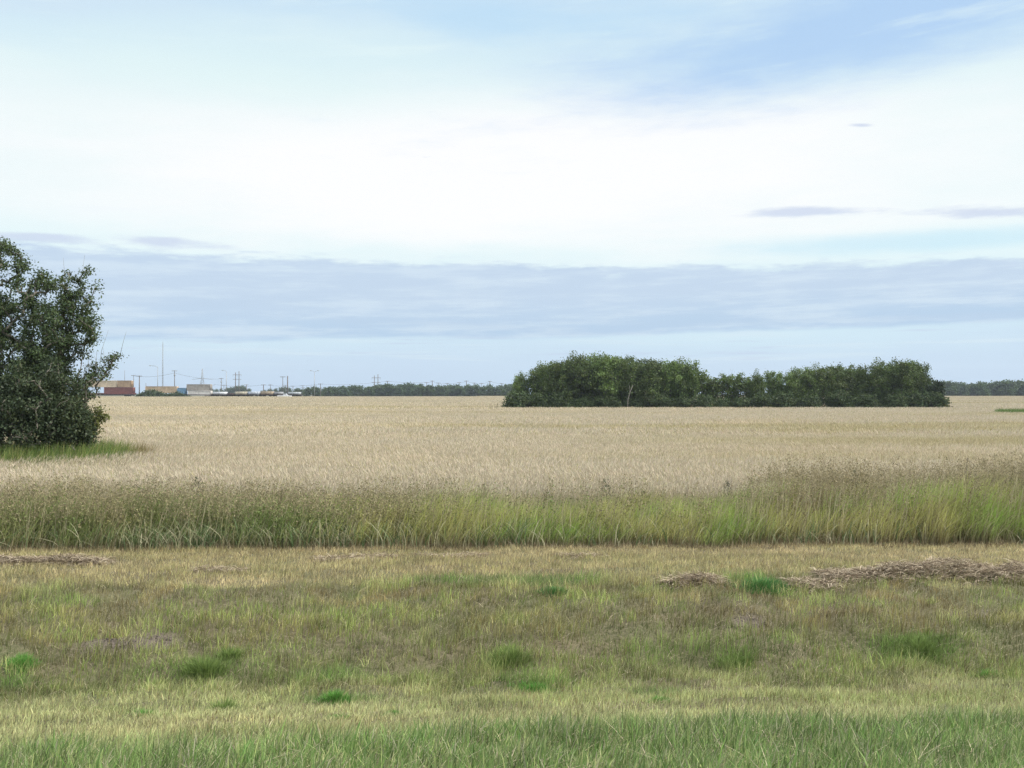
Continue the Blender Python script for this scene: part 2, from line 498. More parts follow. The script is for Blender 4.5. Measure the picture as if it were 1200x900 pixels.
def build_lawn():
    def pts(v0, v1, dens, margin=2.4):
        A = (v1 - v0) * (v1 * 1.02 + margin * 2)
        n = int(A * dens)
        v = RNG.uniform(v0, v1, n); x = RNG.uniform(-1, 1, n) * (v1 * .51 + margin)
        k = np.abs(x) < v * .53 + margin
        x, v = x[k], v[k]
        return x, v + TILT * x, v
    parts = []
    for v0, v1, dens in ((4.6, 9.8, 2000), (9.8, 12.5, 1750), (12.5, 18.4, 1350)):
        x, y, v = pts(v0, v1, dens)
        jit = (vnoise(x * 1.5, y * 1.5, 77, 4) - .5) * 1.5 + (vnoise(x * .3, y * .3, 78) - .5) * .8
        vv = v + jit
        patch = vnoise(x * .7, v * 1.8, 21, 4); patch2 = vnoise(x * 2.3, v * 3.5, 31, 3); patch3 = vnoise(x * .25, v * .9, 55, 3)
        r = RNG.random(len(x)); r2 = RNG.random(len(x))
        nb = vv - .13 * x
        near = 1 - ss(nb, 7.3, 8.5)                       # long green grass by the road
        pale = ss(nb, 7.3, 8.5) * (1 - ss(vv, 9.7, 11.0))
        ditch = ss(vv, 10.6, 11.7) * (1 - ss(vv, 12.9, 13.6))
        bank = ss(vv, 12.6, 13.3) * (1 - ss(vv, 14.5, 15.2))
        top = ss(vv, 14.6, 15.3)
        cols = np.tile(PALE, (len(x), 1))
        cols = mixa(cols, mixa(np.tile(BLUEGREEN, (len(x), 1)), np.tile(YGREEN * .9, (len(x), 1)), r * .5), near * (.1 + .9 * ss(r2, .12, .3)))
        cols = mixa(cols, np.tile(OLIVE, (len(x), 1)), np.clip(ditch * .9, 0, 1))
        cols = mixa(cols, mixa(np.tile(OLIVE, (len(x), 1)), np.tile(BROWN * 1.15, (len(x), 1)), ss(patch2, .35, .65)), bank * .85)
        cols = mixa(cols, mixa(np.tile(STRAW * 1.0, (len(x), 1)), np.tile(np.array([.36, .35, .18]), (len(x), 1)), ss(patch, .35, .6)), top * .9)
        cols = mixa(cols, np.tile(YGREEN * .75, (len(x), 1)), ss(patch3, .45, .75) * .5 * (1 - top * .4) * (1 - near))
        cols = mixa(cols, np.tile(STRAW, (len(x), 1)), ss(patch, .5, .8) * .6 * (1 - near) * (1 - .5 * ditch))
        cols = mixa(cols, np.tile(STRAW * 1.1, (len(x), 1)), (r > .86) * (.55 + .4 * top) * (1 - .5 * near))
        cols = mixa(cols, np.tile(BROWN, (len(x), 1)), (r < .16) * .75 * (1 - near * .8))
        L = .06 + .07 * patch3 + .05 * r2 * bank
        L = L + near * (.03 + .14 * r2 * ss(patch2, .2, .7)) + ditch * .15 * r2 * ss(patch2, .3, .65) + bank * .09 * r2 * ss(patch, .3, .7)
        bright = np.ones(len(x)); keep = np.ones(len(x))
        for px, pv, rx, ry in BARE:
            cx = PX(px, pv)
            d = ((x - cx) / rx) ** 2 + ((v - pv) / ry) ** 2 + (patch2 - .5) * 2.2
            keep = np.minimum(keep, .15 + .85 * ss(d, .5, 1.5))
        for px, pv, rx, ry, f in LUSH:
            cx = PX(px, pv)
            d = ((x - cx) / rx) ** 2 + ((v - pv) / ry) ** 2 + (patch2 - .5) * 1.4
            g = (1 - ss(d, .4, 1.6)) * f
            cols = mixa(cols, mixa(np.tile(np.array([.07, .20, .045]), (len(x), 1)), np.tile(YGREEN, (len(x), 1)), r * .4), g * .85)
            L = L + .05 * g
        cols *= (.55 + .85 * RNG.random(len(x)) + .5 * (vnoise(x * 4.0, v * 5.0, 91, 2) - .5))[:, None]  # random blade brightness; its dark end paints in shadow among the blades
        cols *= (1 - .18 * ditch - .06 * bank)[:, None]
        cols *= mixa(np.tile(np.array([1.02, 1.06, .82]), (len(x), 1)), np.tile(np.array([1.08, 1.0, .88]), (len(x), 1)), top)
        mot = vnoise(x * 2.6, v * 3.4, 95, 3); cols *= (1 + (ss(mot, .3, .7) - .5) * (.30 + .55 * (ditch + bank).clip(0, 1)))[:, None]
        L *= 1 + (mot - .5) * 1.2 * (ditch + bank).clip(0, 1)
        cols = mixa(cols, np.tile(np.array([.42, .38, .28]), (len(x), 1)), (RNG.random(len(x)) < .07) * .8 * near)
        L *= RNG.uniform(.55, 1.25, len(x))
        k = RNG.random(len(x)) < keep * (.75 + .5 * patch2)
        x, y, v, cols, L, near_k = x[k], y[k], v[k], cols[k], L[k], near[k]
        z = ground_z(x, y) - .006
        W = RNG.uniform(.0055, .010, len(x)) * (1 + .15 * near_k)
        lean = np.clip(RNG.normal(.35, .22, len(x)), 0, .9)
        flat = RNG.random(len(x)) < .10; lean[flat] = RNG.uniform(.9, .97, flat.sum()); L[flat] *= 1.5; cols[flat] = STRAW * RNG.uniform(.45, 1.05, flat.sum())[:, None]
        ld_ = np.where(RNG.random(len(x)) < .45, RNG.normal(.2, .7, len(x)), RNG.uniform(0, 6.28, len(x)))
        tip = mixa(cols, np.tile(STRAW, (len(x), 1)), RNG.random(len(x)) * .35)
        parts.append(blades(x, y, z, L, W, lean, ld_, cols, seg=2 if v0 < 9 else 1, curve=.8, tipcol=tip))
    v, f, c = merge(parts)
    o = link_mesh('mown_grass', np_mesh('mown_grass', v, f, M['blade'], c))
    tag(o, 'patchy mown grass, straw and green, covering the roadside ditch and bank', 'grass', kind='stuff')


build_lawn()


# ------------------------------------------------------------------ self-contained scatter: the object's mesh holds patch shapes and loose points
def scatter_object(name, protos, points, mat):
    """protos: list of (V, faces(list), C); points: dict pos, rotz, scale, idx"""
    V = []; F = {}; C = []; PID = []; off = 0
    for k, (v, fs, c) in enumerate(protos):
        V.append(v); C.append(c); PID.append(np.full(len(v), k))
        for f in fs: F.setdefault(f.shape[1], []).append(f + off)
        off += len(v)
    n = len(points['pos'])
    V.append(points['pos']); C.append(np.ones((n, 3))); PID.append(np.full(n, -1))
    V = np.concatenate(V)
    me = np_mesh(name, V, [np.concatenate(x) for x in F.values()], mat, np.concatenate(C))
    def attr(nm, typ, arr):
        a = me.attributes.new(nm, typ, 'POINT')
        a.data.foreach_set('value' if typ != 'FLOAT_VECTOR' else 'vector', np.asarray(arr).ravel())
    attr('pid', 'INT', np.concatenate(PID).astype(np.int32))
    z = np.zeros(off, np.float32)
    attr('rz', 'FLOAT', np.concatenate([z, points['rz']]).astype(np.float32))
    attr('sc', 'FLOAT', np.concatenate([z, points['sc']]).astype(np.float32))
    attr('pick', 'INT', np.concatenate([z, points['idx']]).astype(np.int32))
    o = link_mesh(name, me)
    ng = bpy.data.node_groups.new(name + '_scatter', 'GeometryNodeTree')
    ng.interface.new_socket('Geometry', in_out='INPUT', socket_type='NodeSocketGeometry')
    ng.interface.new_socket('Geometry', in_out='OUTPUT', socket_type='NodeSocketGeometry')
    N, L = ng.nodes, ng.links
    gi, go = N.new('NodeGroupInput'), N.new('NodeGroupOutput')
    def named(nm, typ):
        a = N.new('GeometryNodeInputNamedAttribute'); a.data_type = typ; a.inputs[0].default_value = nm
        return [s for s in a.outputs if s.enabled][0]
    pid = named('pid', 'INT')
    def sel(k):
        c = N.new('FunctionNodeCompare'); c.data_type = 'INT'; c.operation = 'EQUAL'
        L.new(pid, c.inputs[2]); c.inputs[3].default_value = k
        s = N.new('GeometryNodeSeparateGeometry'); s.domain = 'POINT'
        L.new(gi.outputs[0], s.inputs[0]); L.new(c.outputs[0], s.inputs[1])
        return s.outputs[0]
    g2i = N.new('GeometryNodeGeometryToInstance')
    for k in reversed(range(len(protos))): L.new(sel(k), g2i.inputs[0])
    iop = N.new('GeometryNodeInstanceOnPoints')
    L.new(sel(-1), iop.inputs['Points']); L.new(g2i.outputs[0], iop.inputs['Instance'])
    iop.inputs['Pick Instance'].default_value = True
    L.new(named('pick', 'INT'), iop.inputs['Instance Index'])
    cx = N.new('ShaderNodeCombineXYZ'); L.new(named('rz', 'FLOAT'), cx.inputs[2])
    er = N.new('FunctionNodeEulerToRotation'); L.new(cx.outputs[0], er.inputs[0])
    L.new(er.outputs[0], iop.inputs['Rotation'])
    L.new(named('sc', 'FLOAT'), iop.inputs['Scale'])
    L.new(iop.outputs[0], go.inputs[0])
    md = o.modifiers.new('scatter', 'NODES'); md.node_group = ng
    return o


WHEAT = np.array([.535, .465, .345])


def wheat_patch(size, n, seed, w, headlen, height):
    x = RNG.uniform(-size/2, size/2, n); y = RNG.uniform(-size/2, size/2, n)
    h = height * (1 + (vnoise(x * 1.1, y * 1.1, seed) - .5) * .25) * RNG.uniform(.86, 1.06, n)
    col = WHEAT * RNG.uniform(.72, 1.2, n)[:, None] * (1 + RNG.normal(0, .03, (n, 3)))
    g = RNG.random(n) < .06
    col[g] = np.array([.36, .34, .14]) * RNG.uniform(.7, 1.1, g.sum())[:, None]
    z0 = np.maximum(0, h - .45)
    # stem
    st = blades(x, y, z0, h - z0, np.full(n, w * .45), RNG.uniform(0, .15, n), RNG.uniform(0, 6.28, n), col * .8, seg=0, curve=0)
    # nodding head
    n2 = n
    ld2 = RNG.normal(.3, 1.0, n2)
    hd = blades(x, y, h - headlen * .3, np.full(n2, headlen) * RNG.uniform(.7, 1.2, n2), np.full(n2, w), RNG.uniform(.2, .85, n2), ld2, col, seg=1, curve=.3)
    return merge([st, hd])


def build_wheat():
    protos = []; 
    S = 4.0
    for k in range(3): protos.append(wheat_patch(S, 5200, 100 + k * 7, .011, .11, .86))
    SM = 8.0
    for k in range(2): protos.append(wheat_patch(SM, 9000, 200 + k * 7, .024, .16, .88))
    SF = 24.0
    for k in range(2): protos.append(wheat_patch(SF, 15000, 300 + k * 7, .07, .25, .88))
    pos = []; idx = []
    def lay(y0, y1, S, ids, margin):
        for j in range(int(round((y1 - y0) / S))):
            y = y0 + (j + .5) * S
            hw = (y + S) * .52 + margin
            m = int(math.ceil(hw / S))
            for i in range(-m, m + 1):
                x = i * S + (S / 2 if j % 2 else 0)
                pos.append((x, y)); idx.append(random.choice(ids))
    lay(22.0, 46.0, 4.0, [0, 1, 2], 3)
    lay(46.0, 118.0, 8.0, [3, 4], 6)
    lay(118.0, 118 + 24 * 13, 24.0, [5, 6], 12)
    # right side the field runs further, to the far tree line
    for j in range(4):
        y = 118 + 24 * (13.5 + j)
        for i in range(-1, 20): pos.append((i * 24 + 20, y)); idx.append(random.choice([5, 6]))
    # front edge of the crop follows the weed strip
    for i in range(-8, 9):
        x = i * 2.0
        pos.append((x, 21.0 + TILT * x + .3)); idx.append(7)
    protos.append(wheat_patch(2.4, 1900, 400, .011, .11, .84))
    pos = np.array(pos); idx = np.array(idx)
    gz = ground_z(pos[:, 0], np.maximum(pos[:, 1], 22))
    pts = dict(pos=np.stack([pos[:, 0], pos[:, 1], gz], -1), rz=RNG.integers(0, 2, len(pos)) * np.pi * (idx != 7), sc=np.where(idx < 7, 1.03, 1.0), idx=idx)
    o = scatter_object('wheat_field', protos, pts, M['wheat'])
    tag(o, 'ripe pale gold wheat standing across the whole flat field', 'wheat', kind='stuff')
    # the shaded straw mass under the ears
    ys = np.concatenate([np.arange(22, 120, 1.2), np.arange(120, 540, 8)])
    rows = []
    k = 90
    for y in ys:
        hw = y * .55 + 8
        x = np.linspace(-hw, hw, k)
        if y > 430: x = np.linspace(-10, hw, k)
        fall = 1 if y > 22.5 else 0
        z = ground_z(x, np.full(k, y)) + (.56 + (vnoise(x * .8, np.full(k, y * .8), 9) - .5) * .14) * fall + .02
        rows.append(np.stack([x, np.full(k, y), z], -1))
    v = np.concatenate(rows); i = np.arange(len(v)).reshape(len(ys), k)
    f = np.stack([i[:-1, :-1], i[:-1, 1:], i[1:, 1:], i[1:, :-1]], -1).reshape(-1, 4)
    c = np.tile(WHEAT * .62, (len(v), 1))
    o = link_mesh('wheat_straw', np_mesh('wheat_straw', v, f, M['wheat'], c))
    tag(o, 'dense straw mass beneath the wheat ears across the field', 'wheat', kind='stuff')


build_wheat()


# ------------------------------------------------------------------ weeds and tall grass between ditch and wheat
def leaf_quads(p, size, cols, up=.0, aspect=.5):
    """random rhombic leaves at points p"""
    n = len(p)
    d = RNG.normal(0, 1, (n, 3)); d[:, 2] += up; d /= np.linalg.norm(d, axis=1)[:, None]
    w = np.cross(d, RNG.normal(0, 1, (n, 3))); w /= np.linalg.norm(w, axis=1)[:, None] + 1e-9
    size = np.broadcast_to(size, (n,))[:, None]
    a = p - d * size * .5; b_ = p + d * size * .5
    m = p + np.cross(d, w) * size * .12
    v = np.stack([a, m + w * size * aspect * .5, b_, m - w * size * aspect * .5], 1).reshape(-1, 3)
    q = (np.arange(n) * 4)[:, None] + np.array([[0, 1, 2, 3]])
    return v, q, np.zeros((0, 3), int), np.repeat(cols, 4, 0)


def weed_stems(x, y, z, H, cols, nleaf, leafsize, stemcol, spread=.10, seedcol=None):
    n = len(x)
    st = blades(x, y, z, H, np.full(n, .009), RNG.uniform(0, .3, n), RNG.normal(.2, 1.2, n), np.tile(stemcol, (n, 1)) * RNG.uniform(.7, 1.2, n)[:, None], seg=1, curve=.5)
    t = RNG.uniform(.12, 1.0, (n, nleaf))
    sp = spread * (1.15 - t * .75)
    px = x[:, None] + RNG.normal(0, 1, t.shape) * sp; py = y[:, None] + RNG.normal(0, 1, t.shape) * sp
    pz = z[:, None] + t * H[:, None] * .95
    p = np.stack([px, py, pz], -1).reshape(-1, 3)
    c = np.repeat(cols, nleaf, 0)
    if seedcol is not None:
        f = ss(t.ravel(), .55, .8) * (RNG.random(len(p)) < .8)
        c = mixa(c, np.tile(seedcol, (len(p), 1)), f)
    c = c * RNG.uniform(.6, 1.35, len(p))[:, None]
    s = leafsize * RNG.uniform(.6, 1.3, len(p)) * (1.2 - .7 * t.ravel())
    return [st, leaf_quads(p, s, c, up=.8, aspect=.38)]


def build_weeds():
    def pts(v0, v1, dens):
        n = int((v1 - v0) * 27 * dens); v = RNG.uniform(v0, v1, n); x = RNG.uniform(-13.5, 13.5, n)
        return x, v + TILT * x, v
    parts = []
    V0, V1 = 18.0, 20.9
    EDGE = lambda p: np.interp(p, [-200, 840, 920, 1300], [20.9, 20.9, 22.3, 22.6])
    pxof = lambda x, y: 600 + x / y * FPX
    def clump(x, v, sd): return .62 + .76 * vnoise(x * .9, v * .9, sd, 3)
    def foot(x): return (vnoise(x * 1.1, x * 0 + 3, 71, 3) - .5) * .9
    def topfac(p):                     # strip is taller at the right end
        return np.interp(p, [-100, 0, 230, 450, 700, 850, 900, 1000, 1150, 1300], [.98, .98, 1.03, .97, .93, .95, 1.15, 1.2, 1.34, 1.34])
    # 1 tall green grass, bending to the right
    x, y, v = pts(V0 - .3, V1, 1000)
    p = pxof(x, y); kf = v > V0 + foot(x); x, y, v, p = x[kf], y[kf], v[kf], p[kf]
    gr = np.interp(p, [0, 60, 160, 330, 420, 560, 900, 940, 980, 1200], [.45, .5, .4, .35, .65, 1, 1, .35, .85, .85]) * (.6 + .8 * vnoise(x * 1.1, y, 61))
    k = RNG.random(len(x)) < gr; x, y, v, p = x[k], y[k], v[k], p[k]
    pn = vnoise(x * .8, v * 1.2, 62); r = RNG.random(len(x))
    col = mixa(np.tile(np.array([.29, .48, .07]), (len(x), 1)), np.tile(np.array([.56, .56, .17]), (len(x), 1)), ss(pn, .3, .7))
    col = mixa(col, np.tile(np.array([.18, .26, .09]), (len(x), 1)), ss(-p, -420, -250) * .7)
    col = mixa(col, np.tile(STRAW, (len(x), 1)), (r > .8) * .8)
    L = RNG.uniform(.55, 1.0, len(x)) * topfac(p) * clump(x, v, 63) * np.interp(v - foot(x), [V0, V0 + .6], [.55, 1])
    bri = RNG.uniform(.6, 1.3, len(x))[:, None]; col = col * bri
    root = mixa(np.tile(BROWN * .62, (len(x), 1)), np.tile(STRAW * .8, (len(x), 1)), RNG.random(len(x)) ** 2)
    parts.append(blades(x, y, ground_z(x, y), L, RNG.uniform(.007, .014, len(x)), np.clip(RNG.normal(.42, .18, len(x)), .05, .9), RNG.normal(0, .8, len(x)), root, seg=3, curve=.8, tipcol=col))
    # seed heads and taller straw stems rising through the grass
    x, y, v = pts(V0 + .1, V1, 60)
    H = RNG.uniform(.75, 1.15, len(x)) * topfac(pxof(x, y)) * clump(x, v, 66)
    cs = np.tile(STRAW, (len(x), 1)) * RNG.uniform(.55, 1.05, len(x))[:, None]
    parts.append(blades(x, y, ground_z(x, y), H, np.full(len(x), .010), RNG.uniform(.05, .4, len(x)), RNG.normal(0, .9, len(x)), cs, seg=2, curve=.6))
    # 2 leafy and seeding weeds
    x, y, v = pts(V0 + .15, 22.8, 125)
    p = pxof(x, y); kf = (v < EDGE(p)) & (v > V0 + .3 + foot(x)); x, y, v, p = x[kf], y[kf], v[kf], p[kf]
    wd = np.interp(p, [0, 420, 560, 860, 900, 1200], [1, .9, .16, .14, .95, .85])
    wd = np.where((v < V0 + 1.2) & (p > 850), wd * .25, wd)
    k = RNG.random(len(x)) < wd; x, y, v, p = x[k], y[k], v[k], p[k]
    pn = vnoise(x * .9, v, 64)
    col = mixa(np.tile(np.array([.18, .24, .075]), (len(x), 1)), np.tile(np.array([.29, .265, .12]), (len(x), 1)), ss(pn, .3, .7))
    rt = ss(p, 860, 940)
    col = mixa(col, np.tile(np.array([.30, .225, .135]), (len(x), 1)), rt * .6)
    H = RNG.uniform(.6, 1.12, len(x)) * topfac(p) * 1.03 * clump(x, v, 65)
    parts += weed_stems(x, y, ground_z(x, y), H, col, 50, .075, np.array([.32, .29, .16]), .075, np.array([.32, .27, .16]))
    # 3 broad pale blades low in the left half
    x, y, v = pts(V0 - .05, V0 + .9, 420)
    p = pxof(x, y); k = (RNG.random(len(x)) < np.interp(p, [0, 100, 150, 420, 480, 1200], [.25, .4, 1, 1, .45, .3])); x, y, v = x[k], y[k], v[k]
    r = RNG.random(len(x))
    col = mixa(np.tile(np.array([.14, .21, .085]), (len(x), 1)), np.tile(np.array([.50, .47, .30]), (len(x), 1)), ss(r, .45, .75))
    parts.append(blades(x, y, ground_z(x, y), RNG.uniform(.3, .75, len(x)), RNG.uniform(.012, .022, len(x)), np.clip(RNG.normal(.6, .2, len(x)), .1, .95), RNG.uniform(0, 6.28, len(x)), col * .8, seg=3, curve=1.2, tipcol=col))
    # 4 dead thatch at the foot and pale stubble in front
    x, y, v = pts(V0 - .6, V0 + .9, 700)
    kf = v > V0 - .35 + foot(x); x, y, v = x[kf], y[kf], v[kf]
    r = RNG.random(len(x))
    col = mixa(np.tile(BROWN * .7, (len(x), 1)), np.tile(STRAW * .9, (len(x), 1)), r ** 1.6)
    parts.append(blades(x, y, ground_z(x, y), RNG.uniform(.08, .32, len(x)) * np.interp(v, [V0 - .35, V0 + .3], [.4, 1]), RNG.uniform(.006, .012, len(x)), np.clip(RNG.normal(.5, .3, len(x)), 0, .95), RNG.uniform(0, 6.28, len(x)), col, seg=1, curve=.6))
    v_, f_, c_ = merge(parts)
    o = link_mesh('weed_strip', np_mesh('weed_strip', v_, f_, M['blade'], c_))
    tag(o, 'tall strip of green grass and seeding weeds along the wheat edge', 'weeds', kind='stuff')


build_weeds()


def build_tall_weeds():
    spots = [(232, 556, 'dark'), (710, 561, 'dark'), (425, 566, 'brown'), (170, 569, 'dark'), (566, 563, 'brown'), (115, 571, 'brown'),
             (852, 560, 'dark'), (1132, 541, 'brown'), (1002, 548, 'dark'), (330, 571, 'brown'), (640, 569, 'brown')]
    desc = {232: 'dark seeding weed, tallest of the strip right of the left tree',
            710: 'dark bushy weed head standing alone above the green grass right of centre',
            425: 'brown seeding weed above the strip just left of centre',
            170: 'thin dark weed poking above the strip in front of the left tree tip',
            566: 'slender brown weed above the strip below the open wheat, near the middle',
            115: 'short brown weed at the left end of the strip',
            852: 'dark weed where the green strip begins to rise, right half',
            1132: 'brown weed on the crest of the tall right end of the strip',
            1002: 'dark weed in the brown clump right of the green grass',
            330: 'pale brown weed between the tallest weed and the centre of the strip',
            640: 'small brown weed left of the lone dark bushy weed'}
    for px, ty, kind in spots:
        if px > 1100: ty -= 5
        elif px not in (232, 710): ty += 3
        yv = 20.4; x = PX(px, yv); y = yv + TILT * x; x = PX(px, y)
        gz = float(ground_z(x, y)); H = PZ(ty, y) - gz
        e = empty('tall_weed', (x, y, gz), desc[px], 'weed', 'tall weeds rising above the roadside strip')
        b = MB(); pts = [(0, 0, 0), (.02, 0, H * .4), (.01, .02, H * .75), (.03, .01, H)]
        b.tube(pts, [.008, .007, .005, .003], 5)
        for q in range(6):
            t = .4 + .09 * q; s = 1 if q % 2 else -1
            b.tube([(.01, 0, H * t), (.01 + s * .06, .02 * s, H * t + .09), (.01 + s * .085, .03 * s, H * t + .17)], [.004, .003, .002], 4)
        b.build('stem', M['pole_wood'], e)
        n = 170; t = 1 - .6 * RNG.random(n) ** .8
        p = np.stack([RNG.normal(.01, 1, n) * .15 * (1.15 - t), RNG.normal(0, 1, n) * .15 * (1.15 - t), t * H], -1)
        c0 = np.array([.07, .085, .04]) if kind == 'dark' else np.array([.17, .14, .07])
        v, q_, t_, c = leaf_quads(p, .045 * RNG.uniform(.5, 1.3, n), c0 * RNG.uniform(.6, 1.4, n)[:, None], .8, .45)
        link_mesh('leaves', np_mesh('leaves', v, [q_], M['leaf'], c), e)


build_tall_weeds()


# ------------------------------------------------------------------ bright green tufts, cut-hay rows, clods
def build_tufts():
    T = [(263, 836, .17, .14, 'round bright green leafy tuft, darkest and fullest one on the pale near slope'),
         (172, 838, .20, .08, 'flat bright green tuft left of the round leafy tuft'),
         (392, 822, .20, .11, 'bright green tuft right of the round leafy tuft on the near slope'),
         (395, 842, .13, .07, 'small low green tuft just below the one right of the round tuft'),
         (25, 780, .20, .13, 'vivid green tuft at the left edge in the ditch'),
         (240, 790, .30, .22, 'dark green weedy clump at the ditch bottom below the bare soil'),
         (270, 772, .16, .2, 'upright seeding clump beside the dark ditch clump'),
         (895, 690, .42, .14, 'wide emerald green tuft beside the end of the hay row'),
         (650, 695, .25, .10, 'small emerald green tuft on the bank right of centre'),
         (1075, 765, .55, .14, 'broad mid green clump low on the right bank'),
         (625, 808, .22, .10, 'leafy green tuft in the ditch below the centre'),
         (772, 822, .14, .07, 'small green tuft on the near slope right of centre'),
         (595, 775, .35, .18, 'long-bladed grass clump at the foot of the bank in the centre'),
         (860, 780, .3, .16, 'dark leaning grass clump in the ditch right of centre'),
         (460, 838, .13, .05, 'tiny green tuft on the near slope just left of centre'),
         (1160, 795, .2, .1, 'light green tuft in the ditch near the right edge')]
    for px, py, r, h, lab in T:
        # march the pixel ray to the ground
        y = 5.0
        while y < 30:
            if PZ(py, y) <= float(ground_z(PX(px, y), y)): break
            y += .03
        x = PX(px, y); gz = float(ground_z(x, y))
        n = int((900 if ('dark' in lab or 'upright' in lab or 'broad' in lab or 'long' in lab) else 1300) * (r / .2) ** 1.4)
        a = RNG.uniform(0, 6.28, n); rr = r * np.minimum(np.abs(RNG.normal(0, .52, n)), 1.0 + 0 * a) * (1.0 + .25 * np.sin(a * 2 + px) + .15 * np.sin(a * 5 + px * 2))
        lx, ly = rr * np.cos(a), rr * np.sin(a) * .7
        gz_l = ground_z(x + lx, y + ly) - gz - .01
        dark = 'dark' in lab or 'upright' in lab or 'broad' in lab or 'long' in lab
        base = np.array([.14, .20, .06]) if dark else (np.array([.05, .20, .06]) if 'emerald' in lab else np.array([.085, .27, .045]))
        c = base * RNG.uniform(.65, 1.4, n)[:, None]
        c = mixa(c, np.tile(YGREEN, (n, 1)), RNG.random(n) * (.5 if not dark else .6))
        p = blades(lx, ly, gz_l, h * RNG.uniform(.3, 1.25, n) * np.clip(1.15 - rr / r * .5, .3, 1) * (.6 + .8 * vnoise(lx * 9 + px, ly * 9, 7, 2)), RNG.uniform(.006, .012, n), np.clip(RNG.normal(.5, .2, n), 0, .9), a + RNG.normal(0, .6, n), c, seg=1, curve=.7)
        v, f, cc = merge([p])
        o = link_mesh('grass_tuft', np_mesh('grass_tuft', v, f, M['blade'], cc), loc=(x, y, gz))
        tag(o, lab, 'tuft', 'green tufts in the mown roadside grass')


build_tufts()


def build_hay():
    # (px0, px1, v, height, halfwidth, label)
    H = [(962, 1290, 15.0, .22, .34, 'long brown row of cut hay lying on the right bank'),
         (925, 985, 14.45, .17, .25, 'loose hay heap at the lower left end of the long row'),
         (775, 850, 14.7, .11, .22, 'thin flattened hay scatter left of the emerald tuft'),
         (-60, 142, 16.7, .13, .20, 'dark ragged hay row at the left edge below the weeds'),
         (235, 300, 15.8, .05, .16, 'small brown hay heap on the flat strip, left of centre'),
         (370, 470, 16.9, .04, .28, 'low grey hay heap near the weeds, just left of centre'),
         (490, 570, 17.1, .045, .26, 'low grey hay heap near the weeds below the strip centre'),
         (655, 705, 16.9, .03, .2, 'faint dry hay smear on the flat strip right of centre')]
    for p0, p1, v0, h, hw, lab in H:
        x0, x1 = PX(p0, v0), PX(p1, v0)
        n = int((x1 - x0) * hw * (4200 if h > .1 else 1900)) + 200
        u = RNG.random(n); x = x0 + (x1 - x0) * u
        o_ = RNG.normal(0, .5, n).clip(-1, 1)
        env = np.sin(np.pi * np.clip(u * 1.0, 0.02, .98)) ** .35 * (.45 + .9 * vnoise(x * 2.1, x * 0 + 4, int(p0) % 50 + 2))
        y = v0 + TILT * x + o_ * hw + (vnoise(x * 1.3, x * 0, 5) - .5) * .3
        z = h * env * (1 - o_ ** 2) * RNG.random(n) ** .5
        cx, cy = (x0 + x1) / 2, v0 + TILT * (x0 + x1) / 2
        gz = float(ground_z(cx, cy))
        zz = ground_z(x, y) - gz + z
        L = RNG.uniform(.08, .24, n); th = RNG.normal(0, .9, n) + (RNG.random(n) < .5) * np.pi; ph = RNG.normal(0, .22, n)
        d = np.stack([np.cos(th) * np.cos(ph), np.sin(th) * np.cos(ph), np.sin(ph)], -1) * L[:, None]
        w = np.stack([-np.sin(th), np.cos(th), RNG.normal(0, .7, n)], -1); w *= (RNG.uniform(.003, .0055, n) / np.linalg.norm(w, axis=1))[:, None]
        p = np.stack([x - cx, y - cy, zz], -1); mid = p + d * .5 + np.array([0, 0, .02]); e = p + d - np.array([0, 0, .01])
        V = np.stack([p - w, p + w, mid - w, mid + w, e], 1).reshape(-1, 3)
        b = (np.arange(n) * 5)[:, None]
        c = mixa(np.tile(np.array([.17, .125, .085]), (n, 1)), np.tile(np.array([.56, .47, .34]), (n, 1)), RNG.random(n) ** 1.2) * RNG.uniform(.7, 1.2, n)[:, None]
        o = link_mesh('hay_row' if p1 - p0 > 150 else 'hay_heap', np_mesh('hay', V, [b + np.array([[0, 1, 3, 2]]), b + np.array([[2, 3, 4]])], M['straw'], np.repeat(c, 5, 0)), loc=(cx, cy, gz))
        tag(o, lab, 'hay', 'rows and heaps of cut hay on the verge')
    # earth clods on the bare patches
    mb = MB()
    import bmesh
    bm = bmesh.new(); bmesh.ops.create_icosphere(bm, subdivisions=1, radius=1)
    iv = np.array([v.co[:] for v in bm.verts]); it = np.array([[v.index for v in f.verts] for f in bm.faces]); bm.free()
    for px, pv, rx, ry in BARE:
        for _ in range(int(420 * rx * ry / .2)):
            a = random.uniform(0, 6.28); r = math.sqrt(random.random())
            x = PX(px, pv) + rx * r * math.cos(a); y = pv + TILT * x + ry * r * math.sin(a)
            s = random.uniform(.003, .014) * random.random() ** .5
            j = iv * (s * RNG.uniform(.6, 1.3, (len(iv), 1))) * np.array([1.3, 1.1, .7])
            mb.add(j + np.array([x, y, float(ground_z(x, y)) + .002]), None, it)
    o = mb.build('soil_clods', M['soil'])
    tag(o, 'crumbled dark earth clods on the bare patches of the bank', 'soil', kind='stuff')


build_hay()


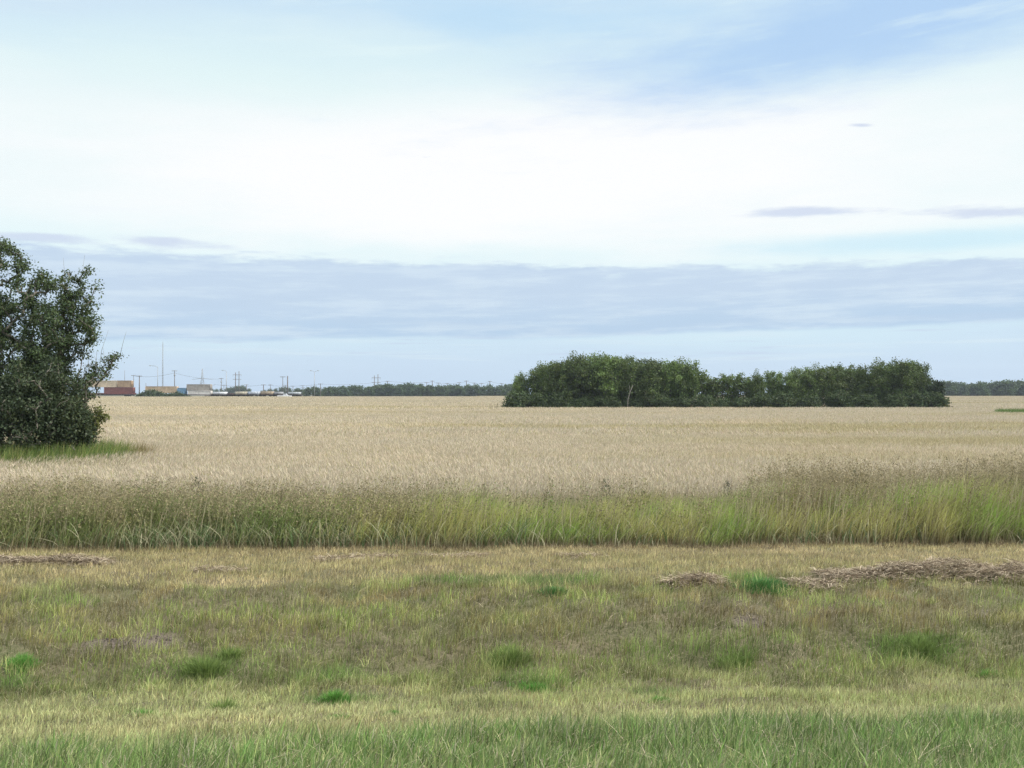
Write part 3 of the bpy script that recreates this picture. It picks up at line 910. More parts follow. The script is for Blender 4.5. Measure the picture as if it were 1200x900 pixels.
# ------------------------------------------------------------------ trees
def tree_meshes(seed, ellipsoids, ntips, leaves_per_tip, leaf, col, trunk_top, r0=.12, stems=1, spread=.35, cl=.35, barecount=0, base=(0, 0), colvar=.35, yel=.15, shell=.45, lowleaf=0):
    """a skeleton grown towards tips spread through the crown, with leaf clumps at the tips"""
    rng = np.random.default_rng(seed)
    vol = np.array([e[3] * e[4] * e[5] for e in ellipsoids]) ** .75; vol = vol / vol.sum()
    tips = []
    for e, f in zip(ellipsoids, vol):
        n = max(2, int(ntips * f))
        d = rng.normal(0, 1, (n, 3)); d /= np.linalg.norm(d, axis=1)[:, None]
        r = rng.random(n) ** shell
        lump = 1 + .16 * np.sin(d[:, 0] * 5 + seed) * np.cos(d[:, 2] * 6 + seed * 2) + rng.normal(0, .05, n)
        tips.append(np.array(e[:3]) + d * (r * lump)[:, None] * np.array(e[3:6]))
    tips = np.concatenate(tips); tips[:, 2] = np.maximum(tips[:, 2], .12)
    nodes = []; parent = []; chains = []
    for s in range(stems):
        a = rng.uniform(0, 6.28); bx = base[0] + (math.cos(a) * .25 * (stems > 1)); by = base[1] + math.sin(a) * .25 * (stems > 1)
        lx, ly = rng.normal(0, spread, 2)
        prev = -1; ch = []
        H = trunk_top * rng.uniform(.8, 1.0)
        for k in range(9):
            t = k / 8
            nodes.append((bx + lx * t ** 1.4 + rng.normal(0, .04) * t, by + ly * t ** 1.4 + rng.normal(0, .04) * t, H * t - .15 * (k == 0)))
            parent.append(prev); prev = len(nodes) - 1; ch.append(prev)
        chains.append(ch)
    ctr = np.array([base[0], base[1], trunk_top * .35])
    for tip in tips[np.argsort(np.linalg.norm(tips - ctr, axis=1))]:
        nd = np.array(nodes)
        dv = tip - nd
        cost = np.linalg.norm(dv, axis=1) + 1.1 * np.maximum(0, -dv[:, 2] + .15) + .06 * np.linalg.norm(nd - ctr, axis=1)
        cost[nd[:, 2] < trunk_top * .08] += 2
        i = int(np.argmin(cost)); L = cost[i]
        m = 2 if L < .6 else 3
        prev = i; ch = [i]
        for k in range(1, m + 1):
            t = k / m
            p = nd[i] + dv[i] * t; p = p + np.array([0, 0, .10 * L * math.sin(math.pi * t)]) + (rng.normal(0, .05 * L, 3) if k < m else 0)
            nodes.append(tuple(p)); parent.append(prev); prev = len(nodes) - 1; ch.append(prev)
        chains.append(ch)
    nd = np.array(nodes); cnt = np.ones(len(nd))
    for i in range(len(nd) - 1, -1, -1):
        if parent[i] >= 0: cnt[parent[i]] += cnt[i] * .9
    rad = .006 + (r0 - .006) * (cnt / cnt.max()) ** .55
    mb = MB()
    for ch in chains:
        rr = rad[ch].copy(); rr[0] = min(rr[0], rr[1] * 1.3) if len(ch) < 9 else rr[0] * 1.2
        mb.tube(nd[ch], rr, 5)
    for _ in range(barecount):
        i = rng.integers(len(nd) // 2, len(nd)); p0 = nd[i]
        d = p0 - ctr; d = d / (np.linalg.norm(d) + .01); d[2] = abs(d[2]) + .5
        L = rng.uniform(.3, .9)
        mb.tube([p0, p0 + d * L * .5, p0 + d * L + rng.normal(0, .06, 3)], [.009, .006, .003], 4)
    trunk = mb.mesh('trunk', M['bark'], True)
    # leaf clumps
    tip_i = [ch[-1] for ch in chains[stems:]]
    sub = [ch[-2] for ch in chains[stems:]]
    P = np.concatenate([nd[tip_i], (nd[tip_i] + nd[sub]) / 2])
    n = len(P) * leaves_per_tip // 2
    k = rng.integers(0, len(P), n)
    cr = cl * rng.uniform(.6, 1.3, len(P))
    p = P[k] + rng.normal(0, 1, (n, 3)) * (cr[k] * .45)[:, None] * np.array([1, 1, .8])
    p[:, 2] = np.maximum(p[:, 2], .05)
    cb = rng.uniform(1 - colvar, 1 + colvar, len(P)); cy = rng.random(len(P)) ** 2 * yel
    c = np.array(col) * (cb[k] * rng.uniform(.7, 1.3, n))[:, None]
    c = mixa(c, np.tile(np.array([.17, .17, .04]), (n, 1)), np.clip(cy[k] + rng.normal(0, .05, n), 0, .8))
    v, q, t, cc = leaf_quads(p, leaf * rng.uniform(.6, 1.35, n), c, .0, .62)
    crown = np_mesh('crown', v, [q], M['leaf'], cc)
    return trunk, crown


def tree(name, loc, meshes, label, cat='tree', group=None, rz=0, scale=(1, 1, 1)):
    e = empty(name, loc, label, cat, group, rz)
    e.scale = scale
    link_mesh('trunk', meshes[0], e); link_mesh('crown', meshes[1], e)
    return e


# ---- the big clump at the left edge, about 32 m away
def left_clump():
    D = 32.0; k = D / FPX
    def E(px, py, rx, rz, bx, ry=None, dy=0):      # ellipsoid given in photo columns/rows about a tree standing at column bx
        return ((px - bx) * k, dy, PZ(py, D), rx * k, (ry or rx) * k, rz * k)
    DG = (.058, .092, .036)
    tr = tree_meshes(1, [E(-8, 350, 40, 62, 8), E(6, 296, 14, 24, 8), E(24, 312, 15, 22, 8), E(48, 332, 18, 22, 8), E(38, 352, 26, 36, 8), E(-25, 420, 60, 60, 8), E(40, 420, 35, 50, 8)], 430, 76, .078, DG, 6.3, .11, 3, .5, .28, 8, shell=.6, yel=.2)
    tree('poplar_tree', (PX(8, D), D, 0), tr, 'tallest dark leafy tree, cut by the left edge of the picture')
    tr = tree_meshes(2, [E(84, 352, 26, 36, 62), E(70, 395, 40, 48, 62), E(104, 385, 13, 20, 62), E(52, 450, 44, 38, 62)], 270, 76, .075, DG, 4.9, .08, 2, .5, .26, 9, shell=.6, yel=.2)
    tree('leafy_tree', (PX(62, D - .8), D - .8, 0), tr, 'lower dark tree right of the tallest one, with twigs sticking out')
    tr = tree_meshes(3, [E(-70, 370, 50, 70, -70), E(-90, 450, 70, 60, -70)], 260, 46, .10, DG, 5.6, .12, 2, .4, .42, 4, shell=.6)
    tree('poplar_tree', (PX(-70, D + .6), D + .6, 0), tr, 'dark tree mostly beyond the left edge behind the tallest one')
    tr = tree_meshes(4, [E(108, 440, 22, 17, 98), E(128, 424, 13, 8, 98), E(138, 419, 8, 6, 98), E(98, 462, 18, 18, 98)], 100, 22, .068, DG, 1.9, .045, 2, .25, .22, 8, shell=.7, yel=.35)
    tree('leaning_shrub', (PX(98, D - .2), D - .2, 0), tr, 'airy shrub reaching out to the right from the left clump', 'shrub')
    SG = (.048, .072, .036)
    tr = tree_meshes(5, [E(10, 478, 60, 46, 20), E(48, 470, 42, 46, 20)], 420, 62, .09, SG, 1.9, .05, 4, .5, .33, 1, shell=.5, yel=.15)
    tree('dark_shrub', (PX(20, D - 1.9), D - 1.9, 0), tr, 'dense dark shrub at the foot of the tallest left tree', 'shrub')
    tr = tree_meshes(6, [E(76, 494, 30, 28, 82), E(96, 500, 12, 18, 82)], 260, 56, .08, SG, 1.2, .04, 3, .4, .30, 3, shell=.5, yel=.25)
    tree('low_shrub', (PX(82, D - 1.4), D - 1.4, 0), tr, 'low rounded shrub at the right foot of the left clump', 'shrub')
    tr = tree_meshes(7, [E(-50, 470, 60, 55, -40)], 260, 56, .10, SG, 1.9, .05, 3, .5, .40, 0, shell=.5)
    tree('dark_shrub', (PX(-45, D - 1.2), D - 1.2, 0), tr, 'dark shrub beyond the left edge in front of the clump', 'shrub')
    tr = tree_meshes(8, [E(116, 488, 8, 14, 114), E(108, 498, 9, 12, 114)], 60, 22, .07, (.13, .15, .045), .8, .03, 2, .1, .2, 3, shell=.7, yel=.6)  # leaf colour yellowed to paint sunlight on the clump's right edge
    tree('sunlit_tint_shrub', (PX(114, D - .9), D - .9, 0), tr, 'small shrub tinted sunlit yellow at the right tip of the left clump', 'shrub')
    # unharvested green grass round the clump
    n = 15000
    px = RNG.uniform(-60, 178, n); dd = RNG.uniform(27.4, 34.0, n)
    lim = np.interp(px, [-60, 0, 90, 140, 178], [27.6, 27.8, 28.6, 30.0, 32.2]); lim2 = np.interp(px, [-60, 90, 178], [34.5, 34.5, 33.3])
    kk = (dd > lim + RNG.normal(0, .15, n)) & (dd < lim2); px, dd = px[kk], dd[kk]; n = len(px)
    x = PX(px, dd); r = RNG.random(n)
    c = mixa(np.tile(np.array([.13, .20, .05]), (n, 1)), np.tile(np.array([.34, .33, .12]), (n, 1)), ss(r, .55, .95))
    c = mixa(c, np.tile(np.array([.26, .19, .10]), (n, 1)), ss(px, 140, 165) * .8)
    c *= RNG.uniform(.7, 1.3, n)[:, None]
    p1 = blades(x, dd, np.zeros(n) + .3, RNG.uniform(.55, 1.2, n) * np.interp(px, [-60, 120, 178], [1.05, 1.05, .85]), RNG.uniform(.012, .026, n), np.clip(RNG.normal(.25, .15, n), 0, .8), RNG.normal(0, 1, n), c, seg=2, curve=.8)
    v, f, cc = merge([p1])
    o = link_mesh('uncut_grass', np_mesh('uncut_grass', v, f, M['blade'], cc))
    tag(o, 'uncut green grass around the foot of the left tree clump', 'grass', kind='stuff')


left_clump()


# ---- the grove in the field, about 138 m away
def grove():
    G = (.095, .148, .040)
    var = []
    for s in range(5):
        el = [(0, 0, .58, .33, .33, .40), (.12 * math.sin(s), .1, .34, .36, .34, .34), (-.14, .1 * math.cos(s * 2), .70, .22, .22, .24), (.16, -.05, .66, .20, .22, .26)]
        el = [tuple(v * 8.5 for v in e) for e in el]
        pass
        var.append(tree_meshes(40 + s, el, 190, 84, .27, tuple(c * (1.1, .78, 1.3, .95, .68)[s] for c in G), 6.0, .14, 3, .7, .85, 6, shell=.42, colvar=.5, yel=.28))
    low = tree_meshes(60, [(0, 0, 1.5, 1.9, 1.7, 1.6), (.9, 0, 1.0, 1.4, 1.2, 1.1)], 130, 46, .24, (.055, .088, .032), 1.6, .05, 3, .5, .6, 2, shell=.5, yel=.25)
    airy = tree_meshes(61, [(0, 0, 3.2, 1.6, 1.6, 2.0), (.8, 0, 4.2, 1.0, 1.0, 1.0), (-1, 0, 2.2, 1.2, 1.2, 1.4)], 110, 30, .24, G, 4.6, .10, 3, .5, .5, 12, shell=.7, yel=.3)
    gname = 'trees of the grove standing in the wheat'
    # front row: column, top row, width factor
    F = [(611, 434, .72), (633, 424, .9), (658, 414.5, 1), (684, 411, 1.), (708, 409.5, 1), (730, 411.5, .95), (757, 415.5, 1), (783, 416.5, .95), (806, 419.5, .85),
         (887, 433, .72), (908, 430, .85), (932, 429, .85), (954, 425.5, .9), (977, 420.5, .95), (1003, 423, .95), (1028, 420, .95), (1056, 413.5, .95), (1076, 419, .8)]
    ordn = ['leftmost', 'second', 'third', 'fourth', 'fifth', 'sixth', 'seventh', 'eighth', 'ninth']
    look = ['low rounded green tree', 'rounded mid green tree', 'broad leafy green tree', 'tall leafy green tree', 'tall ragged green tree', 'leafy tree over grey bare stems',
            'broad domed green tree', 'dense domed green tree', 'dark ragged tree',
            'small light green tree', 'light green bushy tree', 'bushy green tree', 'leafy green tree', 'taller leafy green tree', 'dense mid green tree', 'dense dark tree', 'tallest dark tree', 'dark pointed tree']
    for i, (px, ty, w) in enumerate(F):
        d = 139.0 + random.uniform(-.8, .8) + (1.5 if px < 620 else 0)
        H = PZ(ty, d) / 9.0
        if i < 9: lab = f'{look[i]}, {ordn[i]} along the left half of the grove' if i else 'low rounded green tree at the left tip of the grove'
        else: lab = f'{look[i]}, {ordn[i-9]} along the right half of the grove'
        if i == 17: lab = 'dark pointed tree near the right tip of the grove, last of its front row'
        tree('grove_tree', (PX(px, d), d, 0), var[(i * 3 + i // 5) % 5], lab, 'tree', gname, random.uniform(0, 6.28), (H * .92 * w, H * .92 * w, H))
    B = [(645, 419), (672, 412.5), (697, 411), (722, 410.5), (745, 413.5), (770, 416), (795, 419), (945, 428), (990, 424), (1040, 419), (1064, 418)]
    for i, (px, ty) in enumerate(B):
        d = 147.0; H = PZ(ty, d) / 9.0
        side = 'left' if px < 850 else 'right'
        j = i if i < 7 else i - 7
        lab = f'crown behind the front row, {["first","second","third","fourth","fifth","sixth","seventh"][j]} in the {side} half of the grove'
        tree('grove_tree', (PX(px, d), d, 0), var[(i * 2 + 1) % 5], lab, 'tree', gname, random.uniform(0, 6.28), (H * .85, H * .85, H))
    # the thin middle
    A = [(826, 430, 'airy half-bare tree at the right shoulder of the left half of the grove'), (842, 434, 'thin airy tree left of the low gap in the grove'),
         (857, 436, 'thin airy tree in the middle of the low gap of the grove'), (873, 433, 'thin airy tree right of the low gap in the grove')]
    for px, ty, lab in A:
        d = 140.0; H = PZ(ty, d) / 5.6
        tree('airy_tree', (PX(px, d), d, 0), airy, lab, 'tree', gname, random.uniform(0, 6.28), (H, H, H))
    S = [(606, 1.05), (628, .9), (655, 1.0), (682, .8), (712, .9), (742, .75), (775, .9), (800, .8), (824, .85), (846, .75), (868, .8), (893, .9), (920, 1.), (950, .9), (985, 1.), (1015, .9), (1048, 1.), (1078, 1.05), (1094, .95)]
    for i, (px, s) in enumerate(S):
        d = 136.6 + random.uniform(-.4, .4)
        n_ = ['leftmost', 'second', 'third', 'fourth', 'fifth', 'sixth', 'seventh', 'eighth', 'ninth', 'tenth', 'eleventh', 'twelfth', 'thirteenth', 'fourteenth', 'fifteenth', 'sixteenth', 'seventeenth', 'eighteenth', 'rightmost'][i]
        tree('dark_shrub', (PX(px, d), d, 0), low, f'dark low shrub at the foot of the grove, {n_} of its row', 'shrub', 'shrubs along the foot of the grove', random.uniform(0, 6.28), (s, s, s * random.uniform(.85, 1.05)))
    # spiky dark tree and yellow bush at the right tip
    sp = tree_meshes(62, [(0, 0, 2.2, .9, .9, 2.0), (.3, 0, 4.1, .35, .35, .9), (-.8, 0, 3.2, .9, .9, 1.3)], 110, 40, .2, (.03, .05, .024), 4.8, .07, 1, .2, .4, 10, yel=.1)
    tree('pointed_tree', (PX(1100, 137), 137, 0), sp, 'small dark pointed tree at the right tip of the grove', 'tree', gname)
    yb = tree_meshes(63, [(0, 0, .9, .7, .6, .5)], 26, 50, .16, (.20, .19, .06), .9, .03, 2, .2, .35, 0, yel=.8)  # yellow leaf colour stands in for sun on the grove's right end
    tree('yellow_shrub', (PX(1103, 135.5), 135.5, 0), yb, 'small yellow shrub at the right foot of the grove', 'shrub')
    # dead white trunk leaning in the left half
    m = MB(); m.tube([(0, 0, .2), (.1, 0, 2.0), (.35, 0, 2.9), (.75, 0, 3.9)], [.07, .065, .055, .03], 6)
    m.tube([(.35, 0, 2.9), (.28, .1, 3.4), (.3, 0, 3.9)], [.04, .03, .02], 6)
    o = m.build('dead_trunk', plain('bleached_wood', (.20, .19, .165), .9), None, True); o.location = (PX(735, 134.4), 134.4, 0)
    tag(o, 'pale dead trunk leaning at the front of the left half of the grove', 'trunk')
    # grass fringes
    def fringe(name, px0, px1, d0, d1, n, h, cols, lab):
        px = RNG.uniform(px0, px1, n); dd = RNG.uniform(d0, d1, n)
        c = mixa(np.tile(np.array(cols[0]), (n, 1)), np.tile(np.array(cols[1]), (n, 1)), RNG.random(n)) * RNG.uniform(.7, 1.2, n)[:, None]
        p1 = blades(PX(px, dd), dd, ground_z(PX(px, dd), dd) + .2, h * RNG.uniform(.7, 1.1, n), RNG.uniform(.03, .07, n), np.clip(RNG.normal(.25, .15, n), 0, .8), RNG.uniform(0, 6, n), c, seg=1, curve=.6)
        v, f, cc = merge([p1])
        tag(link_mesh(name, np_mesh(name, v, f, M['blade'], cc)), lab, 'grass', kind='stuff')
    fringe('dark_grass', 1085, 1116, 133.5, 136, 1200, .85, ((.05, .075, .025), (.10, .12, .04)), 'dark grass fringe at the right tip of the grove')
    fringe('green_weeds', 1168, 1235, 99, 106, 7000, 1.15, ((.09, .17, .04), (.17, .23, .07)), 'patch of green weeds in the wheat near the right edge')
    fringe('straw_grass', 600, 1085, 133.0, 134.6, 5000, .85, ((.22, .21, .08), (.36, .32, .16)), 'yellowish grass fringe along the foot of the grove')


grove()


# ---- far tree lines
def far_trees():
    FG = (.062, .105, .040)
    var = [tree_meshes(80 + s, [(0, 0, 4.0, 3.0, 3.0, 3.6), (1.2 * math.sin(s * 2), 0, 5.6, 1.9, 1.9, 2.2), (-1.2, 0, 2.4, 2.4, 2.2, 2.3)], 70, 30, .75, FG, 5.2, .2, 2, .5, 1.5, 0, shell=.5, yel=.15, colvar=.3) for s in range(3)]
    def line(px0, px1, step, d, top, name, lab, group, jit=1.6, wide=1.0):
        px = px0
        while px < px1:
            dd = d + random.uniform(-10, 10)
            g = float(ground_z(PX(px, dd), dd))
            ty = top(px) + random.uniform(-jit, jit)
            H = (PZ(ty, dd) - g) / 7.9; W = H * random.uniform(.8, 1.25) * wide
            tree(name, (PX(px, dd), dd, g), random.choice(var), lab, 'tree', group, random.uniform(0, 6.28), (W, W, H))
            px += step * random.uniform(.7, 1.3)
    line(350, 606, 5.6, 600, lambda p: np.interp(p, [350, 380, 440, 470, 500, 600], [456, 453, 451.5, 450, 452, 451.5]), 'far_tree',
         'tree in the long even tree line between the rail yard and the grove', 'trees of the far tree line left of the grove', wide=1.15)
    line(1098, 1236, 5.2, 540, lambda p: np.interp(p, [1100, 1150, 1156, 1180, 1240], [448.5, 449, 449.5, 447.5, 447]), 'far_tree',
         'tree in the far tree line right of the grove', 'trees of the far tree line right of the grove', 1.2, 1.2)
    line(244, 352, 5.0, 900, lambda p: np.interp(p, [244, 262, 278, 288, 295, 310, 330, 345], [456, 455, 452, 452, 459, 458, 453.5, 457]), 'distant_tree',
         'hazy bluish tree in the distance behind the low rail cars', 'distant trees behind the rail yard', 1.0, .9)
    sh = tree_meshes(90, [(0, 0, 1.3, 2.2, 1.8, 1.5), (1.4, 0, 1.0, 1.5, 1.3, 1.1)], 50, 40, .5, (.045, .075, .028), 1.6, .06, 3, .5, .9, 0, yel=.3)
    for i, px in enumerate([166, 173, 180, 187, 194, 201, 207, 214, 221]):
        d = 398; g = .75
        s = [.85, 1.15, 1.25, 1.0, .8, .85, 1.0, .7, .5][i]
        n_ = ['leftmost', 'second', 'third', 'fourth', 'fifth', 'sixth', 'seventh', 'eighth', 'rightmost'][i]
        tree('green_shrub', (PX(px, d), d, g), sh, f'green shrub in front of the beige container row, {n_} of the nine', 'shrub', 'shrubs before the containers', random.uniform(0, 6), (s, s, s))


far_trees()


# ------------------------------------------------------------------ rail yard at the far left
def container(px0, px1, zb, h, col, lab, y=422.0, depth=2.44, door=False):
    k = y / FPX; x0, x1 = PX(px0, y), PX(px1, y)
    e = empty('shipping_container', ((x0 + x1) / 2, y, zb), lab, 'container', 'shipping containers in the rail yard')
    w = (x1 - x0) / 2; m = MB()
    # corrugated long sides
    n = max(6, int((x1 - x0) / .28)); xs = np.linspace(-w + .12, w - .12, n * 4 + 1)
    for sgn in (-1, 1):
        off = np.array([0, 0, .05, .05] * n + [0]) * -sgn
        yy = sgn * (depth / 2 - .01) + off
        v = np.concatenate([np.stack([xs, yy, np.full(len(xs), .12)], -1), np.stack([xs, yy, np.full(len(xs), h - .12)], -1)])
        L = len(xs); q = [(i, i + 1, L + i + 1, L + i) for i in range(L - 1)]
        m.add(v, q)
    m.box(-w + .05, w - .05, -depth/2 + .08, depth/2 - .08, .1, h - .06)
    m.build('body', plain('painted_steel', col, .6, 0, .18, .8), e)
    f = MB()
    fc = tuple(c * .85 for c in col)
    for sx in (-1, 1):
        for sy in (-1, 1):
            f.box(sx * w - .08, sx * w + .08, sy * depth/2 - .08, sy * depth/2 + .08, 0, h)
    for sy in (-1, 1):
        f.box(-w + .081, w - .081, sy * depth/2 - .06, sy * depth/2 + .06, .005, .17); f.box(-w + .081, w - .081, sy * depth/2 - .06, sy * depth/2 + .06, h - .15, h - .005)
    f.build('frame', plain('frame_steel', fc, .6), e)
    r = MB(); r.box(-w + .09, w - .09, -depth/2 + .07, depth/2 - .07, h - .055, h + .01)
    r.build('roof', plain('sunlit_roof_tint', (.62, .62, .60), .6), e)  # pale colour paints a sunlit top onto every container
    d = MB(); d.box(w + .005, w + .045, -depth/2 + .1, depth/2 - .1, .15, h - .15)
    for yy in (-.7, -.3, .3, .7): d.tube([(w + .07, yy, .2), (w + .07, yy, h - .2)], [.03, .03], 5)
    d.build('door', plain('door_steel', fc, .6), e)
    return e


def rail_wagon(px0, px1, col, side, lab, y=422.0, zb=1.72, deckz=.95):
    x0, x1 = PX(px0, y), PX(px1, y); w = (x1 - x0) / 2
    e = empty('rail_wagon', ((x0 + x1) / 2, y, zb), lab, 'rail wagon', 'rail wagons standing in the yard')
    m = MB(); m.box(-w, w, -1.3, 1.3, deckz - .22, deckz); m.box(-w * .97, w * .97, -.35, .35, deckz - .5, deckz - .222)
    m.build('deck', plain('wagon_deck', (.07, .055, .05), .8), e)
    if side > 0:
        s = MB()
        for sy in (-1, 1): s.box(-w + .05, w - .05, sy * 1.25 - .05, sy * 1.25 + .05, deckz + .004, deckz + side)
        for sx in (-1, 1): s.box(sx * (w - .1) - .05, sx * (w - .1) + .05, -1.195, 1.195, deckz + .004, deckz + side)
        kx = -w + .7
        while kx < w - .5:
            s.box(kx - .05, kx + .05, -1.38, -1.302, deckz - .1, deckz + side - .03); kx += 1.2
        s.box(-w + .16, w - .16, -1.195, 1.195, deckz + .2, deckz + side * .82)
        s.build('side_wall', plain('wagon_side', col, .7, 0, .25, .6), e)
    for bx in (-w * .72, w * .72):
        b = MB(); b.box(bx - 1.0, bx + 1.0, -.9, .9, .42, .6)
        b.build('bogie', plain('bogie_steel', (.04, .035, .03), .8), e)
        for wx in (bx - .75, bx + .75):
            wh = MB(); 
            for sy in (-.76, .76): wh.tube([(wx, sy - .06, .45), (wx, sy + .06, .45)], [.45, .45], 14)
            wh.tube([(wx, -.7, .45), (wx, .7, .45)], [.07, .07], 8)
            wh.build('wheelset', plain('wheel_steel', (.06, .05, .045), .6), e)
    return e


def rail_yard():
    # rail track
    t = MB()
    for yy in (421.3, 422.75): t.box(-320, -40, yy - .04, yy + .04, 1.72, 1.86)
    o = t.build('rail_track', plain('rusty_rail', (.12, .07, .05), .7)); tag(o, 'rusty rail track along the far bank under the wagons', 'rail track')
    W = plain
    rail_wagon(96, 158.5, (.14, .045, .04), .55, 'dark red well wagon under the stacked containers')
    rail_wagon(159.5, 208, (.60, .58, .52), 0, 'dark flat wagon under the long beige container')
    rail_wagon(208.8, 249.5, (.60, .58, .52), 0, 'dark flat wagon under the blue and grey containers')
    z1 = 2.82
    container(123.5, 157.0, z1, 2.75, (.19, .07, .06), 'dark red container at the bottom of the stack beside the left tree')
    container(101, 138.2, z1 + 2.78, 2.75, (.55, .45, .32), 'pale beige container on top of the stack, half hidden by the left tree')
    container(138.9, 155.0, z1 + 2.78, 2.75, (.38, .27, .17), 'brown container on top of the stack above the dark red one')
    container(171.8, 208, z1 + .3, 2.85, (.50, .38, .25), 'long beige container alone behind the green shrubs')
    container(209.2, 218, z1 - .5, 3.0, (.16, .30, .44), 'short blue container between the beige and grey ones')
    container(221.5, 248, z1 - .6, 1.95, (.66, .63, .58), 'low off-white container under the grey container')
    container(220, 247.5, z1 + 1.38, 2.6, (.36, .33, .29), 'grey-brown container on top of the low off-white one')
    for a, b, c, s, lab in [(250.5, 266, (.70, .72, .74), 1.0, 'low white rail wagon just right of the grey container'),
                            (267, 275, (.10, .07, .06), .5, 'short dark rail wagon between the white and beige low ones'),
                            (276, 290, (.55, .50, .38), 1.1, 'low beige rail wagon right of the lamp post'),
                            (291, 305, (.55, .60, .66), 1.15, 'low bluish white rail wagon in the middle of the yard'),
                            (306, 321, (.42, .34, .24), 1.2, 'tan open rail wagon in the middle of the yard'),
                            (322, 332, (.36, .37, .38), 1.0, 'grey rail wagon left of the white pickup'),
                            (338, 352.5, (.48, .52, .54), .95, 'pale grey rail wagon, last one right in the yard')]:
        rail_wagon(a, b, c, s, lab)
    # white pickup on the near side
    y = 410.0; x = PX(333.5, y)
    e = empty('parked_pickup', (x, y, 1.1), 'small white pickup parked before the grey rail wagons', 'pickup')
    def prof(pts, w, name, mat):
        n = len(pts); v = [(a, -w, c) for a, c in pts] + [(a, w, c) for a, c in pts]
        m = MB(); m.add(v, [(i, (i + 1) % n, n + (i + 1) % n, n + i) for i in range(n)])
        c1 = len(v)
        m.add([(sum(p[0] for p in pts)/n, -w, sum(p[1] for p in pts)/n)] + [(a, -w, c) for a, c in pts], None, [(0, (i + 1) % n + 1, i + 1) for i in range(n)])
        m.add([(sum(p[0] for p in pts)/n, w, sum(p[1] for p in pts)/n)] + [(a, w, c) for a, c in pts], None, [(0, i + 1, (i + 1) % n + 1) for i in range(n)])
        return m.build(name, mat, e)
    prof([(-2.7, .5), (2.7, .5), (2.75, 1.0), (1.4, 1.15), (-2.7, 1.15)], .95, 'body', plain('white_paint', (.8, .8, .8), .35, 0, .03))
    prof([(-.4, 1.155), (1.3, 1.155), (.7, 1.85), (-.3, 1.85)], .85, 'cab', plain('cab_glass_and_paint', (.5, .52, .55), .3, 0, .1))
    for sx in (-1.7, 1.7):
        for sy in (-.86, .86):
            m = MB(); m.tube([(sx, sy - .12, .4), (sx, sy + .12, .4)], [.4, .4], 14); m.build('wheel', plain('tyre_rubber', (.03, .03, .03), .9), e)


rail_yard()


